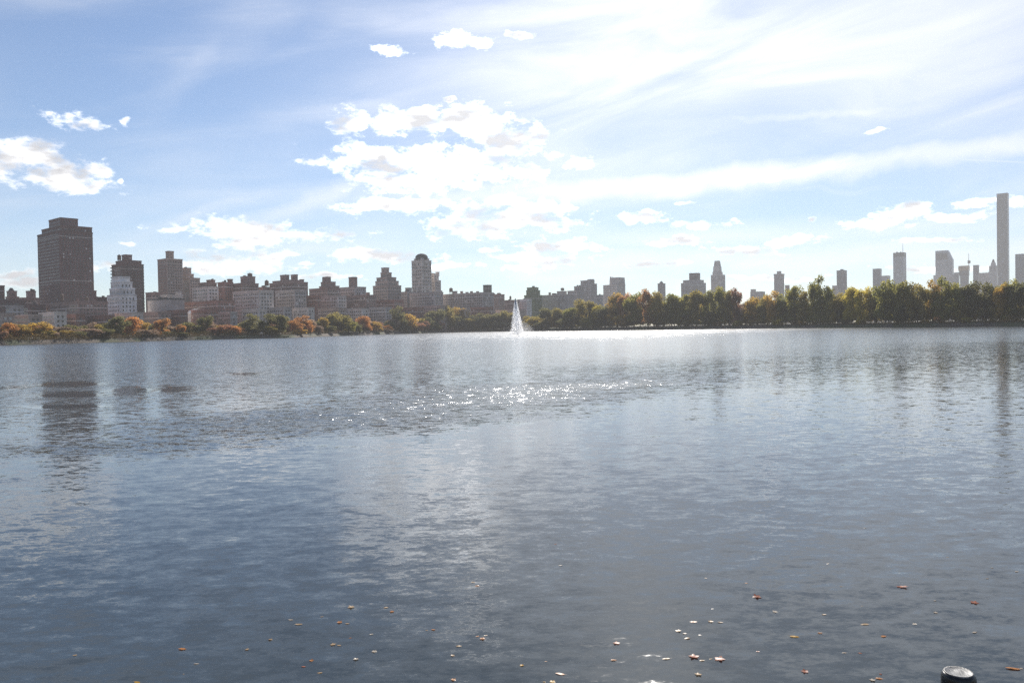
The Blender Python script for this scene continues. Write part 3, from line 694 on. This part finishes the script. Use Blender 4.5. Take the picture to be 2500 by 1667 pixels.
mb = MB(); mb.box(-34 * pxm, -10 * pxm, -6 * pxm, 12 * pxm, 0, z(766)); mb.build('annex', 'pale_stone', root)
# low houses that fill the street wall behind the trees
for i, x in enumerate(range(-30, 1240, 62)):
    w = rnd.uniform(50, 74); yt = float(np.interp(x, [0, 300, 700, 1000, 1250], [770, 768, 752, 752, 752])) + rnd.uniform(-5, 6)
    mt = rnd.choice(['brown_brick', 'grey_stone', 'limestone', 'buff_brick', 'red_brick']); nm_ = {'brown_brick': 'brown', 'grey_stone': 'grey', 'limestone': 'pale stone', 'buff_brick': 'buff', 'red_brick': 'red brick'}[mt]
    an = min(ANCH, key=lambda q: abs(q[0] - x - w / 2))[1]
    building('town_house', f'low {nm_} town house among shoreline trees {an}', mt, [(x, x + w, yt)], row=-38 + rnd.uniform(-4, 4), ratio=0.3, roof=False)[0]['group'] = 'low houses behind the shoreline trees'

# ------------------------------------------------------------------ trees
def leaf_cards(pts, nrms, size, seed):
    r_ = np.random.default_rng(seed); n = len(pts)
    t1 = np.cross(nrms, r_.normal(size=(n, 3))); t1 /= np.linalg.norm(t1, axis=1, keepdims=True) + 1e-9
    t2 = np.cross(nrms, t1); t2 /= np.linalg.norm(t2, axis=1, keepdims=True) + 1e-9
    s = size * r_.uniform(0.6, 1.4, (n, 1)); a = t1 * s; b = t2 * s * r_.uniform(0.5, 0.9, (n, 1))
    bend = nrms / (np.linalg.norm(nrms, axis=1, keepdims=True) + 1e-9) * s * 0.35
    v = np.stack([pts - a, pts - b + bend, pts + a, pts + b + bend], 1).reshape(-1, 3)
    f = np.arange(n * 4).reshape(-1, 4)
    return v, f
def make_crown(seed, form, nleaf, size):
    r_ = np.random.default_rng(seed); lobes = []
    if form == 'round': nl, zc, rz, rr = 15, 0.60, 0.33, 0.30
    elif form == 'tall': nl, zc, rz, rr = 16, 0.58, 0.38, 0.19
    elif form == 'wide': nl, zc, rz, rr = 17, 0.60, 0.30, 0.38
    else: nl, zc, rz, rr = 10, 0.50, 0.34, 0.45
    for i in range(nl):
        d = r_.normal(size=3); d /= np.linalg.norm(d); q = r_.uniform(0.25, 1) ** 0.5
        c = np.array([d[0] * rr * q, d[1] * rr * q, zc + d[2] * rz * q]); lobes.append((c, r_.uniform(0.10, 0.19) * (1 if form != 'tall' else 0.8)))
    for i in range(nl * 2 // 3):            # skirts low on the crown
        a = r_.uniform(0, 6.28); lobes.append((np.array([math.cos(a) * rr * 0.7, math.sin(a) * rr * 0.75, zc - rz * r_.uniform(0.75, 1.45)]), r_.uniform(0.08, 0.14)))
    P_ = []; N_ = []
    w = np.array([l[1] ** 2 for l in lobes]); w /= w.sum()
    idx = r_.choice(len(lobes), nleaf, p=w)
    d = r_.normal(size=(nleaf, 3)); d /= np.linalg.norm(d, axis=1, keepdims=True)
    rad = np.array([lobes[i][1] for i in idx])[:, None] * (r_.uniform(0.15, 1.12, (nleaf, 1)) ** 0.6)
    P_ = np.array([lobes[i][0] for i in idx]) + d * rad * np.array([1.1, 1.1, 0.85])
    N_ = d + r_.normal(size=(nleaf, 3)) * 0.7
    v, f = leaf_cards(P_, N_, size, seed)
    me = bpy.data.meshes.new('crown'); me.from_pydata(v.tolist(), [], f.tolist()); me.update()
    return me, lobes
def make_trunk(seed, lobes, form):
    r_ = random.Random(seed); mb = MB()
    zf = 0.55; mb.tube([((0, 0, -0.02), 0.026), ((0.004, 0, 0.1), 0.019), ((0.01, 0.006, 0.3), 0.015), ((0, 0.01, zf), 0.010), ((0, 0, 0.8), 0.004)], 7)
    for (c, rr_) in lobes[:10]:
        z0 = r_.uniform(0.16, 0.45); mid = (c[0] * 0.55, c[1] * 0.55, z0 + (c[2] - z0) * 0.62)
        mb.tube([((0.005, 0.003, z0), 0.009), (mid, 0.006), (tuple(c), 0.002)], 5)
    me = mesh('trunk', mb.v, mb.f); me.materials.append(MATS['bark']); return me
PROTO = {}
for form, cnt, nleaf, size in (('round', 5, 3600, 0.026), ('wide', 3, 4200, 0.026), ('tall', 4, 2600, 0.024), ('shrub', 3, 1300, 0.05)):
    PROTO[form] = []
    for i in range(cnt):
        sd = 100 + i * 7 + {'round': 0, 'wide': 1000, 'tall': 2000, 'shrub': 3000}[form]
        cm, lobes = make_crown(sd, form, nleaf, size); cm.materials.append(MATS['leaf_green']); PROTO[form].append((cm, make_trunk(sd, lobes, form)))
WIDTH = {'round': 0.84, 'wide': 1.0, 'tall': 0.60, 'shrub': 1.2}
CNAME = {'dark': 'dark green', 'green': 'green', 'olive': 'olive green', 'gold': 'golden', 'yellow': 'yellow green', 'orange': 'bright orange', 'russet': 'russet red', 'brown': 'bare brownish'}
FNAME = {'round': 'round crowned tree', 'wide': 'broad spreading tree', 'tall': 'tall narrow tree', 'shrub': 'low shrub'}
ntree = 0
def tree(x, ytop, hw, colr, form='round', back=6.0, row=''):
    global ntree
    Y = shore_d(x) + back; g = at(x, 790, Y); zt = at(x, ytop, Y).z
    z0 = 2.5 if back < 8 else 2.8
    h = max(1.2, zt - z0); s = hw * 2 / F * Y / WIDTH[form]
    root = empty('shrub' if form == 'shrub' else 'tree', (g.x, Y, z0 - 0.15), rnd.uniform(0, 6.28))
    root.scale = (s, s, h * 1.02)
    cm, tm = rnd.choice(PROTO[form])
    c = link('crown', cm, None, root); c.material_slots[0].link = 'OBJECT'; c.material_slots[0].material = MATS['leaf_' + colr]
    tr = link('trunk', tm, None, root)
    an = min(ANCH, key=lambda q: abs(q[0] - x))[1]
    lab = f'{CNAME[colr]} {FNAME[form]} {row}{an}'
    tag(root, lab, 'shrub' if form == 'shrub' else 'tree', f'{CNAME[colr]} {FNAME[form]} {row}{an}')
    ntree += 1
L = [(-30,795,34,'russet','round'),(-5,800,26,'russet','shrub'),(22,786,26,'orange','round'),(52,790,24,'gold','round'),(86,781,34,'gold','wide'),(112,801,24,'olive','round'),(128,806,16,'brown','round'),(155,792,22,'brown','tall'),(165,802,18,'gold','round'),
 (190,805,24,'dark','round'),(218,797,32,'brown','round'),(250,800,28,'dark','round'),(282,770,30,'dark','round'),(324,768,27,'orange','round'),(352,800,18,'brown','round'),(372,802,22,'brown','round'),(396,772,21,'orange','round'),(415,806,20,'dark','round'),(441,787,12,'orange','round'),
 (462,782,30,'dark','round'),(440,806,24,'dark','wide'),(500,766,20,'dark','round'),(520,796,20,'russet','round'),(512,778,18,'brown','round'),(548,788,20,'russet','round'),(572,791,18,'orange','round'),(560,806,18,'olive','shrub'),(592,800,14,'russet','round'),(612,765,26,'dark','tall'),(618,790,24,'dark','round'),
 (642,776,16,'dark','round'),(676,760,30,'dark','round'),(660,792,20,'olive','round'),(715,778,26,'orange','round'),(744,770,24,'orange','round'),(730,800,24,'gold','shrub'),(772,790,20,'brown','round'),(788,771,18,'gold','round'),(826,755,38,'olive','wide'),(800,790,22,'dark','round'),(850,776,24,'green','round'),
 (868,786,18,'dark','round'),(888,767,24,'orange','round'),(918,781,18,'gold','round'),(905,800,18,'brown','round'),(948,792,12,'orange','round'),(940,800,20,'brown','round'),(974,748,22,'dark','round'),(996,765,28,'gold','round'),(1014,782,24,'russet','round'),(985,790,22,'dark','round'),(1036,782,14,'russet','round'),
 (1045,772,18,'dark','round'),(1062,750,28,'dark','round'),(1072,784,16,'russet','round'),(1092,745,24,'olive','round'),(1126,744,22,'gold','round'),(1110,770,28,'dark','round'),(1142,768,30,'olive','wide'),(1170,764,26,'dark','round'),(1165,798,12,'yellow','shrub'),(1204,754,32,'dark','wide'),(1236,752,22,'olive','round'),(1225,782,26,'dark','round'),
 (1285,780,16,'olive','round'),(1302,768,20,'olive','round'),(1338,745,26,'dark','round'),(1325,782,24,'dark','round'),(1366,745,22,'olive','round'),(1396,738,28,'green','wide'),(1385,775,26,'dark','round'),(1432,724,30,'olive','round'),(1462,740,20,'yellow','round'),(1478,742,26,'dark','round'),(1440,775,28,'green','round'),
 (1506,714,30,'gold','round'),(1524,708,18,'orange','round'),(1548,706,28,'green','round'),(1530,760,30,'gold','round'),(1582,704,22,'orange','round'),(1604,706,24,'olive','round'),(1640,711,26,'green','round'),(1620,750,30,'olive','wide'),(1672,712,22,'green','tall'),(1700,702,28,'olive','round'),(1690,750,26,'green','round'),
 (1728,702,20,'green','tall'),(1756,691,25,'green','round'),(1745,750,26,'dark','round'),(1782,702,18,'olive','round'),(1798,696,14,'russet','tall'),(1838,720,28,'gold','round'),(1820,742,22,'brown','round'),(1866,722,22,'olive','round'),(1890,712,24,'gold','round'),(1912,722,18,'green','round'),(1940,690,24,'green','tall'),(1962,700,18,'olive','tall'),
 (1985,682,18,'green','tall'),(2003,673,20,'green','tall'),(2022,690,16,'green','tall'),(2046,708,22,'olive','round'),(2080,694,24,'yellow','round'),(2108,693,22,'yellow','round'),(2060,745,26,'dark','round'),(2162,675,38,'green','wide'),(2136,715,26,'olive','round'),(2206,680,26,'green','round'),(2190,740,30,'dark','round'),
 (2240,680,32,'olive','wide'),(2276,686,22,'gold','round'),(2300,680,26,'green','round'),(2332,682,24,'green','round'),(2364,688,24,'dark','round'),(2345,735,28,'olive','round'),(2404,677,42,'dark','wide'),(2446,682,18,'gold','round'),(2462,674,24,'green','round'),(2492,671,32,'dark','wide'),(2480,740,26,'yellow','round'),(2540,680,34,'green','wide'),(2440,740,26,'olive','round'),
 (2290,765,16,'orange','shrub'),(2365,770,20,'yellow','shrub'),(2260,775,16,'gold','shrub'),(2100,774,14,'yellow','shrub'),(1900,775,16,'yellow','shrub'),(1960,778,14,'gold','shrub'),(1800,778,16,'yellow','shrub'),(2470,775,24,'gold','shrub'),(2420,780,20,'olive','shrub'),(1750,782,14,'orange','shrub')]
for i, (x, yt, hw, cl, fm) in enumerate(L):
    lowness = (np.interp(x, shx, [s[1] for s in SHPX]) - yt)
    tree(x, yt + 2, hw * 1.08, cl, fm, back=(4.5 if fm == 'shrub' else 8.0 if lowness < 45 else 18.0) + rnd.uniform(-1.0, 5.0))
# second rank behind the first: lower, closing the gaps
for x in range(-40, 2560, 24):
    if 1246 < x < 1282: continue
    xx = x + rnd.uniform(-9, 9)
    top = float(np.interp(xx, [0, 250, 500, 800, 1000, 1240, 1300, 1450, 1600, 1800, 2000, 2200, 2500], [793, 792, 789, 780, 774, 770, 772, 748, 730, 728, 718, 708, 700])) + rnd.uniform(-6, 8)
    col = rnd.choice(['dark', 'brown', 'olive', 'russet', 'dark', 'brown', 'gold']) if xx < 1240 else rnd.choice(['green', 'dark', 'olive', 'gold', 'green', 'brown', 'dark'])
    tree(xx, top, rnd.uniform(18, 27), col, rnd.choice(['round', 'wide', 'round']), back=rnd.uniform(24, 42), row='in the second rank ')
    if x > 1282: tree(xx + 12, top + rnd.uniform(16, 34), rnd.uniform(20, 28), rnd.choice(['dark', 'olive', 'green', 'brown']), 'wide', back=rnd.uniform(44, 60), row='in the third rank ')
# undergrowth on the bank
UP = []; UN = []
for x in np.arange(-60, 2570, 0.55):
    Y0 = shore_d(x); b = rnd.uniform(2.2, 7.0); Y = Y0 + b; g = at(x, 790, Y); hmax = max(0.8, 1.2 + 2.8 * (0.5 + 0.5 * math.sin(x * 0.11) * math.sin(x * 0.031 + 1)))
    for _ in range(7):
        UP.append((g.x + rnd.gauss(0, 0.5), Y + rnd.gauss(0, 0.5), 2.1 + rnd.random() ** 1.5 * hmax)); UN.append((rnd.gauss(0, 1), rnd.gauss(0, 1), rnd.gauss(0.6, 0.6)))
v, f = leaf_cards(np.array(UP), np.array(UN), 0.28, 5)
me = bpy.data.meshes.new('undergrowth'); me.from_pydata(v.tolist(), [], f.tolist()); me.update()
leaf_mat('leaf_undergrowth', (0.05, 0.045, 0.025), (0.16, 0.11, 0.045), 0.3, 0.12)
o = link('undergrowth', me, 'leaf_undergrowth', None, 'stuff'); tag(o, 'tangled olive brown undergrowth along the far bank', 'undergrowth')

# ------------------------------------------------------------------ fountain jet
YF = 520.0; c = at(1263, 812, YF); hF = at(1259, 728, YF).z
root = empty('fountain', (c.x, YF, 0.0)); tag(root, 'tall white water jet rising from the lake before the trees', 'fountain')
m = bpy.data.materials.new('spray_drops'); m.use_nodes = True; t = m.node_tree; t.nodes.clear(); MATS['spray_drops'] = m
d = t.nodes.new('ShaderNodeBsdfDiffuse'); tr = t.nodes.new('ShaderNodeBsdfTranslucent'); mx = t.nodes.new('ShaderNodeMixShader'); o = t.nodes.new('ShaderNodeOutputMaterial')
d.inputs[0].default_value = (0.9, 0.92, 0.95, 1); tr.inputs[0].default_value = (0.95, 0.96, 0.98, 1); mx.inputs[0].default_value = 0.7
t.links.new(d.outputs[0], mx.inputs[1]); t.links.new(tr.outputs[0], mx.inputs[2]); t.links.new(mx.outputs[0], o.inputs[0])
def drops(n, fn_, smin, smax, seed):
    r_ = np.random.default_rng(seed); P_ = fn_(r_, n);
    v, f = leaf_cards(P_, r_.normal(size=(n, 3)), 0.5 * (smin + smax), seed)
    me = bpy.data.meshes.new('spray'); me.from_pydata(v.tolist(), [], f.tolist()); me.update(); me.materials.append(MATS['spray_drops']); return me
def jet(r_, n):
    h = r_.uniform(0, 1, n); rad = (0.10 + 0.55 * (1 - h)) * np.abs(r_.normal(0, 0.5, n)); a = r_.uniform(0, 6.28, n)
    return np.stack([rad * np.cos(a) - 0.9 * h, rad * np.sin(a), h * hF], 1)
def fall(r_, n):
    u = r_.uniform(0, 1, n) ** 1.25; rad = 4.7 * u ** 0.85 * np.clip(r_.uniform(0, 1.05, n) ** 0.75, 0, 1.15) + 0.05; a = r_.uniform(0, 6.28, n)
    return np.stack([rad * np.cos(a) - 0.9 * (1 - u), rad * np.sin(a), (1 - u) * hF], 1)
def mist(r_, n):
    u = r_.uniform(0, 1, n); rad = np.abs(r_.normal(0, 4.5, n)) + 1.5; a = r_.uniform(0, 6.28, n)
    return np.stack([rad * np.cos(a) + 3.5 * u, rad * np.sin(a), np.abs(r_.normal(0, 1, n)) * 3.0 + 0.1], 1)
vm = bpy.data.materials.new('spray_veil'); vm.use_nodes = True; t = vm.node_tree; t.nodes.clear()
pv = t.nodes.new('ShaderNodeVolumePrincipled'); pv.inputs['Color'].default_value = (1, 1, 1, 1); pv.inputs['Density'].default_value = 0.08; pv.inputs['Anisotropy'].default_value = 0.8
o = t.nodes.new('ShaderNodeOutputMaterial'); t.links.new(pv.outputs[0], o.inputs['Volume']); MATS['spray_veil'] = vm
mb = MB(); mb.lathe([(4.4, 0.05), (3.9, hF * 0.12), (2.9, hF * 0.35), (1.9, hF * 0.6), (1.0, hF * 0.85), (0.15, hF * 0.99)], 0, 0, 14); mb.build('spray_core', 'spray_veil', root, 'stuff')
vm2 = vm.copy(); vm2.name = 'mist_veil'; MATS['mist_veil'] = vm2; vm2.node_tree.nodes['Principled Volume'].inputs['Density'].default_value = 0.012
mb = MB(); mb.lathe([(5.0, 0.05), (8.0, 1.5), (7.0, 4.0), (4.0, 7.0), (0.3, 9.0)], 3.0, 0, 14); mb.build('mist', 'mist_veil', root, 'stuff')
link('central_jet', drops(120, jet, 0.08, 0.2, 1), None, root, 'stuff')
link('falling_spray', drops(11000, fall, 0.09, 0.21, 2), None, root, 'stuff')
link('drifting_mist', drops(3500, mist, 0.03, 0.07, 3), None, root, 'stuff')

# ------------------------------------------------------------------ floating leaves
def litter_mat(name, col, trans=0.35):
    m = bpy.data.materials.new(name); m.use_nodes = True; t = m.node_tree; p = t.nodes['Principled BSDF']; MATS[name] = m
    tcn = t.nodes.new('ShaderNodeTexCoord'); n1 = noise(t, Sk(t, tcn.outputs['Object']), 14, 4)
    cc = mixc(t, n1.ramp(0.35, 0.65), tuple(q * 0.6 for q in col), col); t.links.new(cc.o, p.inputs['Base Color']); p.inputs['Roughness'].default_value = 0.38; p.inputs['Specular IOR Level'].default_value = 0.4 if name == 'litter_w' else 0.12
    tr = t.nodes.new('ShaderNodeBsdfTranslucent'); t.links.new(cc.o, tr.inputs[0]); mx = t.nodes.new('ShaderNodeMixShader'); mx.inputs[0].default_value = trans
    o = t.nodes['Material Output']; t.links.new(p.outputs[0], mx.inputs[1]); t.links.new(tr.outputs[0], mx.inputs[2]); t.links.new(mx.outputs[0], o.inputs[0])
LC = {'o': ('orange brown', (0.62, 0.26, 0.08)), 'r': ('rusty red', (0.50, 0.17, 0.09)), 't': ('tan', (0.60, 0.42, 0.24)), 'w': ('shiny glint painted', (0.62, 0.52, 0.40)), 'y': ('yellow', (0.72, 0.42, 0.07))}  # w leaves: sun glint put into a paler base colour
for k_, (nm, col) in LC.items(): litter_mat('litter_' + k_, col)
def leaf_mesh(kind, seed):
    r_ = random.Random(seed); pts = []
    if kind == 'maple':
        for i in range(40):
            a = i / 40 * 2 * math.pi; rr_ = 0.30 + 0.22 * abs(math.cos(2.5 * a)) ** 1.6 + 0.05 * math.cos(15 * a)
            pts.append((rr_ * math.cos(a), rr_ * math.sin(a)))
    elif kind == 'oval':
        for i in range(24):
            a = i / 24 * 2 * math.pi; pts.append((0.5 * math.cos(a), 0.19 * math.sin(a) * (1 - 0.25 * math.cos(a))))
    else:
        for i in range(30):
            a = i / 30 * 2 * math.pi; rr_ = 0.40 + 0.09 * math.cos(7 * a); pts.append((rr_ * math.cos(a) * 1.15, rr_ * math.sin(a) * 0.62))
    cu, cv = r_.uniform(0.25, 0.8), r_.uniform(-0.4, 0.5)
    zf = lambda x, y: cu * y * y * 1.6 + cv * x * x * 0.9 + 0.02 * math.sin(9 * x) + 0.10
    vs = [(0, 0, zf(0, 0))]; fs = []
    for s_ in (0.5, 1.0): vs += [(x * s_, y * s_, zf(x * s_, y * s_)) for x, y in pts]
    n = len(pts)
    for i in range(n):
        k = (i + 1) % n; fs.append((0, 1 + i, 1 + k)); fs.append((1 + i, 1 + n + i, 1 + n + k, 1 + k))
    b = len(vs); tip = pts[n // 2]         # stalk
    vs += [(tip[0] * 0.9, -0.012, zf(*tip)), (tip[0] * 0.9, 0.012, zf(*tip)), (tip[0] - 0.28, 0.01, 0.16), (tip[0] - 0.28, -0.008, 0.16)]; fs.append((b, b + 1, b + 2, b + 3))
    me = mesh('leaf', vs, fs, True); me.materials.append(MATS['litter_o']); return me
LM = {k_: [leaf_mesh(k_, 50 + i) for i in range(4)] for k_ in ('maple', 'oval', 'lobed')}
LEAVES = [(445,1584,20,'o','lobed'),(603,1585,11,'t','maple'),(183,1599,11,'t','lobed'),(479,1620,13,'w','oval'),(448,1645,6,'w','lobed'),(335,1665,16,'y','oval'),
 (857,1482,18,'t','maple'),(942,1483,13,'t','lobed'),(957,1493,12,'o','maple'),(710,1513,12,'w','lobed'),(730,1524,19,'t','oval'),(829,1519,14,'o','maple'),(848,1522,11,'t','lobed'),(786,1505,9,'t','oval'),(907,1548,10,'w','lobed'),(855,1557,8,'o','oval'),
 (813,1573,15,'t','maple'),(828,1575,12,'t','lobed'),(660,1561,11,'t','maple'),(914,1590,14,'w','maple'),(760,1612,12,'o','maple'),(741,1627,12,'r','lobed'),(869,1609,14,'w','maple'),(781,1642,13,'t','lobed'),(1058,1537,12,'o','lobed'),(1042,1538,8,'t','oval'),
 (1166,1553,10,'o','lobed'),(1178,1559,15,'o','maple'),(1186,1551,10,'t','oval'),(1120,1577,15,'t','lobed'),(1105,1600,11,'t','maple'),(1107,1659,14,'o','maple'),(1165,1430,13,'o','lobed'),(1155,1421,12,'t','lobed'),(1356,1328,8,'r','lobed'),(1368,1380,12,'w','oval'),
 (1505,1570,18,'r','maple'),(1498,1611,16,'o','lobed'),(1367,1645,25,'o','oval'),(1274,1624,11,'y','maple'),(1333,1614,7,'o','oval'),(1349,1664,15,'y','maple'),(1329,1664,8,'y','oval'),(1693,1518,17,'o','lobed'),(1735,1517,13,'t','maple'),(1759,1519,15,'t','oval'),
 (1656,1540,15,'t','maple'),(1672,1546,13,'w','lobed'),(1709,1550,10,'w','oval'),(1678,1558,17,'t','lobed'),(1739,1486,6,'w','lobed'),(1626,1608,21,'t','oval'),(1694,1603,26,'r','maple'),(1714,1612,14,'t','lobed'),(1735,1608,9,'t','lobed'),(1757,1609,26,'r','maple'),
 (1705,1646,18,'t','maple'),(1723,1411,8,'t','oval'),(1822,1423,8,'o','lobed'),(1848,1457,22,'r','maple'),(2203,1433,25,'r','lobed'),(2314,1360,7,'t','oval'),(2379,1471,18,'r','maple'),(2422,1386,7,'w','lobed'),(2482,1395,12,'w','oval'),(2111,1524,21,'t','oval'),
 (1940,1554,24,'y','oval'),(2002,1545,12,'o','lobed'),(1892,1493,13,'w','maple'),(2012,1500,11,'t','lobed'),(2157,1553,16,'o','lobed'),(2380,1543,15,'w','oval'),(2061,1593,12,'w','oval'),(2100,1594,9,'r','lobed'),(1965,1639,17,'r','maple'),(2150,1645,7,'r','maple'),
 (2146,1656,16,'o','lobed'),(2130,1660,14,'w','maple'),(2472,1632,30,'o','oval'),(2493,1631,9,'w','lobed'),(2053,1431,7,'t','oval'),(2283,1466,9,'w','lobed'),(2104,1479,6,'w','oval'),(2284,1495,10,'w','maple'),(2411,1412,8,'t','oval'),(2021,1376,8,'w','lobed'),(2233,1523,10,'w','maple'),
 (1850,1590,9,'r','lobed'),(2112,1289,7,'w','lobed'),(2380,1292,6,'r','oval'),(1970,1335,5,'w','oval')]
KN = {'maple': 'star shaped leaf', 'oval': 'oval leaf', 'lobed': 'curled lobed leaf'}
NEAR = [(1940, 1554, 'yellow oval leaf lying alone on open water'), (2472, 1632, 'large orange brown leaf floating beside the post cap'), (2203, 1433, 'broad rusty curled leaf floating far out alone')]
for (x, y, s, cl, kd) in LEAVES:
    g = on_level(x, y, 0.0); dist = (g - Vector((0, 0, CAMZ))).length; size = 0.85 * s / F * dist
    o = link('leaf', rnd.choice(LM[kd]), None, None); o.material_slots[0].link = 'OBJECT'; o.material_slots[0].material = MATS['litter_' + cl]
    sc_ = size / (0.95 if kd != 'oval' else 1.0); o.scale = (sc_, sc_, sc_ * 0.45); o.location = (g.x, g.y, 0.001)
    o.rotation_euler = (rnd.uniform(-0.1, 0.1), rnd.uniform(-0.1, 0.1), rnd.uniform(-0.5, 0.5) + (math.pi if rnd.random() < 0.5 else 0))
    sp = [q for q in NEAR if q[0] == x and q[1] == y]
    if sp: tag(o, sp[0][2], 'leaf')
    else:
        lab = f'{LC[cl][0]} {KN[kd]} floating on the dark near water'; tag(o, lab, 'leaf', lab)

# ------------------------------------------------------------------ fence post at the near edge
YP = 1.86; c = at(2340, 1641, YP); zt = c.z
root = empty('fence_post', (c.x, YP, 2.35)); tag(root, 'dark round metal fence post with a worn silver cap at the water edge', 'post')
m, t, p = new_mat('post_paint'); p.inputs['Base Color'].default_value = (0.012, 0.011, 0.011, 1); p.inputs['Roughness'].default_value = 0.35
tcn = t.nodes.new('ShaderNodeTexCoord'); n1 = noise(t, Sk(t, tcn.outputs['Object']), 60, 4); bp = t.nodes.new('ShaderNodeBump'); bp.inputs['Strength'].default_value = 0.25; bp.inputs['Distance'].default_value = 0.002
t.links.new(n1.o, bp.inputs['Height']); t.links.new(bp.outputs[0], p.inputs['Normal'])
m, t, p = new_mat('cap_metal'); p.inputs['Metallic'].default_value = 0.25; p.inputs['Roughness'].default_value = 0.5; p.inputs['Specular IOR Level'].default_value = 0.3
tcn = t.nodes.new('ShaderNodeTexCoord'); O_ = Sk(t, tcn.outputs['Object']); n1 = noise(t, vmath(t, 'MULTIPLY', O_, (1.0, 0.25, 1)), 260, 5, 0.6); n2 = noise(t, O_, 50, 3)
t.links.new(mixc(t, (n1 * 0.6 + n2 * 0.4).ramp(0.35, 0.65), (0.05, 0.05, 0.05), (0.20, 0.20, 0.20)).o, p.inputs['Base Color'])
bp = t.nodes.new('ShaderNodeBump'); bp.inputs['Strength'].default_value = 0.6; bp.inputs['Distance'].default_value = 0.002; t.links.new(n1.o, bp.inputs['Height']); t.links.new(bp.outputs[0], p.inputs['Normal'])
h = zt - 2.35; R_ = 39.0 / F * YP
mb = MB(); mb.lathe([(R_ * 0.9, 0.012), (R_ * 0.9, h - 0.06)], 0, 0, 32); mb.build('shaft', 'post_paint', root, smooth=False)
mb = MB(); mb.lathe([(R_ * 0.93, h - 0.062), (R_ * 1.0, h - 0.056), (R_ * 1.0, h - 0.012), (R_ * 0.97, h - 0.006), (R_ * 0.90, h - 0.001), (R_ * 0.84, h)], 0, 0, 40); mb.build('collar', 'post_paint', root, smooth=True)
mb = MB(); mb.lathe([(R_ * 0.86, h - 0.003), (R_ * 0.85, h + 0.0015), (R_ * 0.81, h + 0.003), (R_ * 0.74, h + 0.0015), (R_ * 0.3, h + 0.0014)], 0, 0, 40); mb.build('cap', 'cap_metal', root, smooth=True)
mb = MB(); mb.lathe([(R_ * 2.0, 0.0), (R_ * 2.0, 0.012), (R_ * 1.0, 0.02)], 0, 0, 24); mb.build('base_plate', 'post_paint', root)

# ------------------------------------------------------------------ haze: the air between here and the city
hb = MB(); hb.box(-3900, 3900, -3400, 4400, -2.4, 450)
me = mesh('haze', hb.v, hb.f)
m = bpy.data.materials.new('haze_air'); m.use_nodes = True; t = m.node_tree; t.nodes.clear()
pv = t.nodes.new('ShaderNodeVolumePrincipled'); pv.inputs['Color'].default_value = (0.97, 0.96, 0.97, 1); pv.inputs['Density'].default_value = 0.000095; pv.inputs['Anisotropy'].default_value = 0.2
o = t.nodes.new('ShaderNodeOutputMaterial'); t.links.new(pv.outputs[0], o.inputs['Volume'])
hz_o = link('haze', me, m, None, 'stuff'); tag(hz_o, 'thin bright autumn haze over lake and city', 'haze')
print('TREES', ntree, 'OBJ', len(bpy.data.objects))
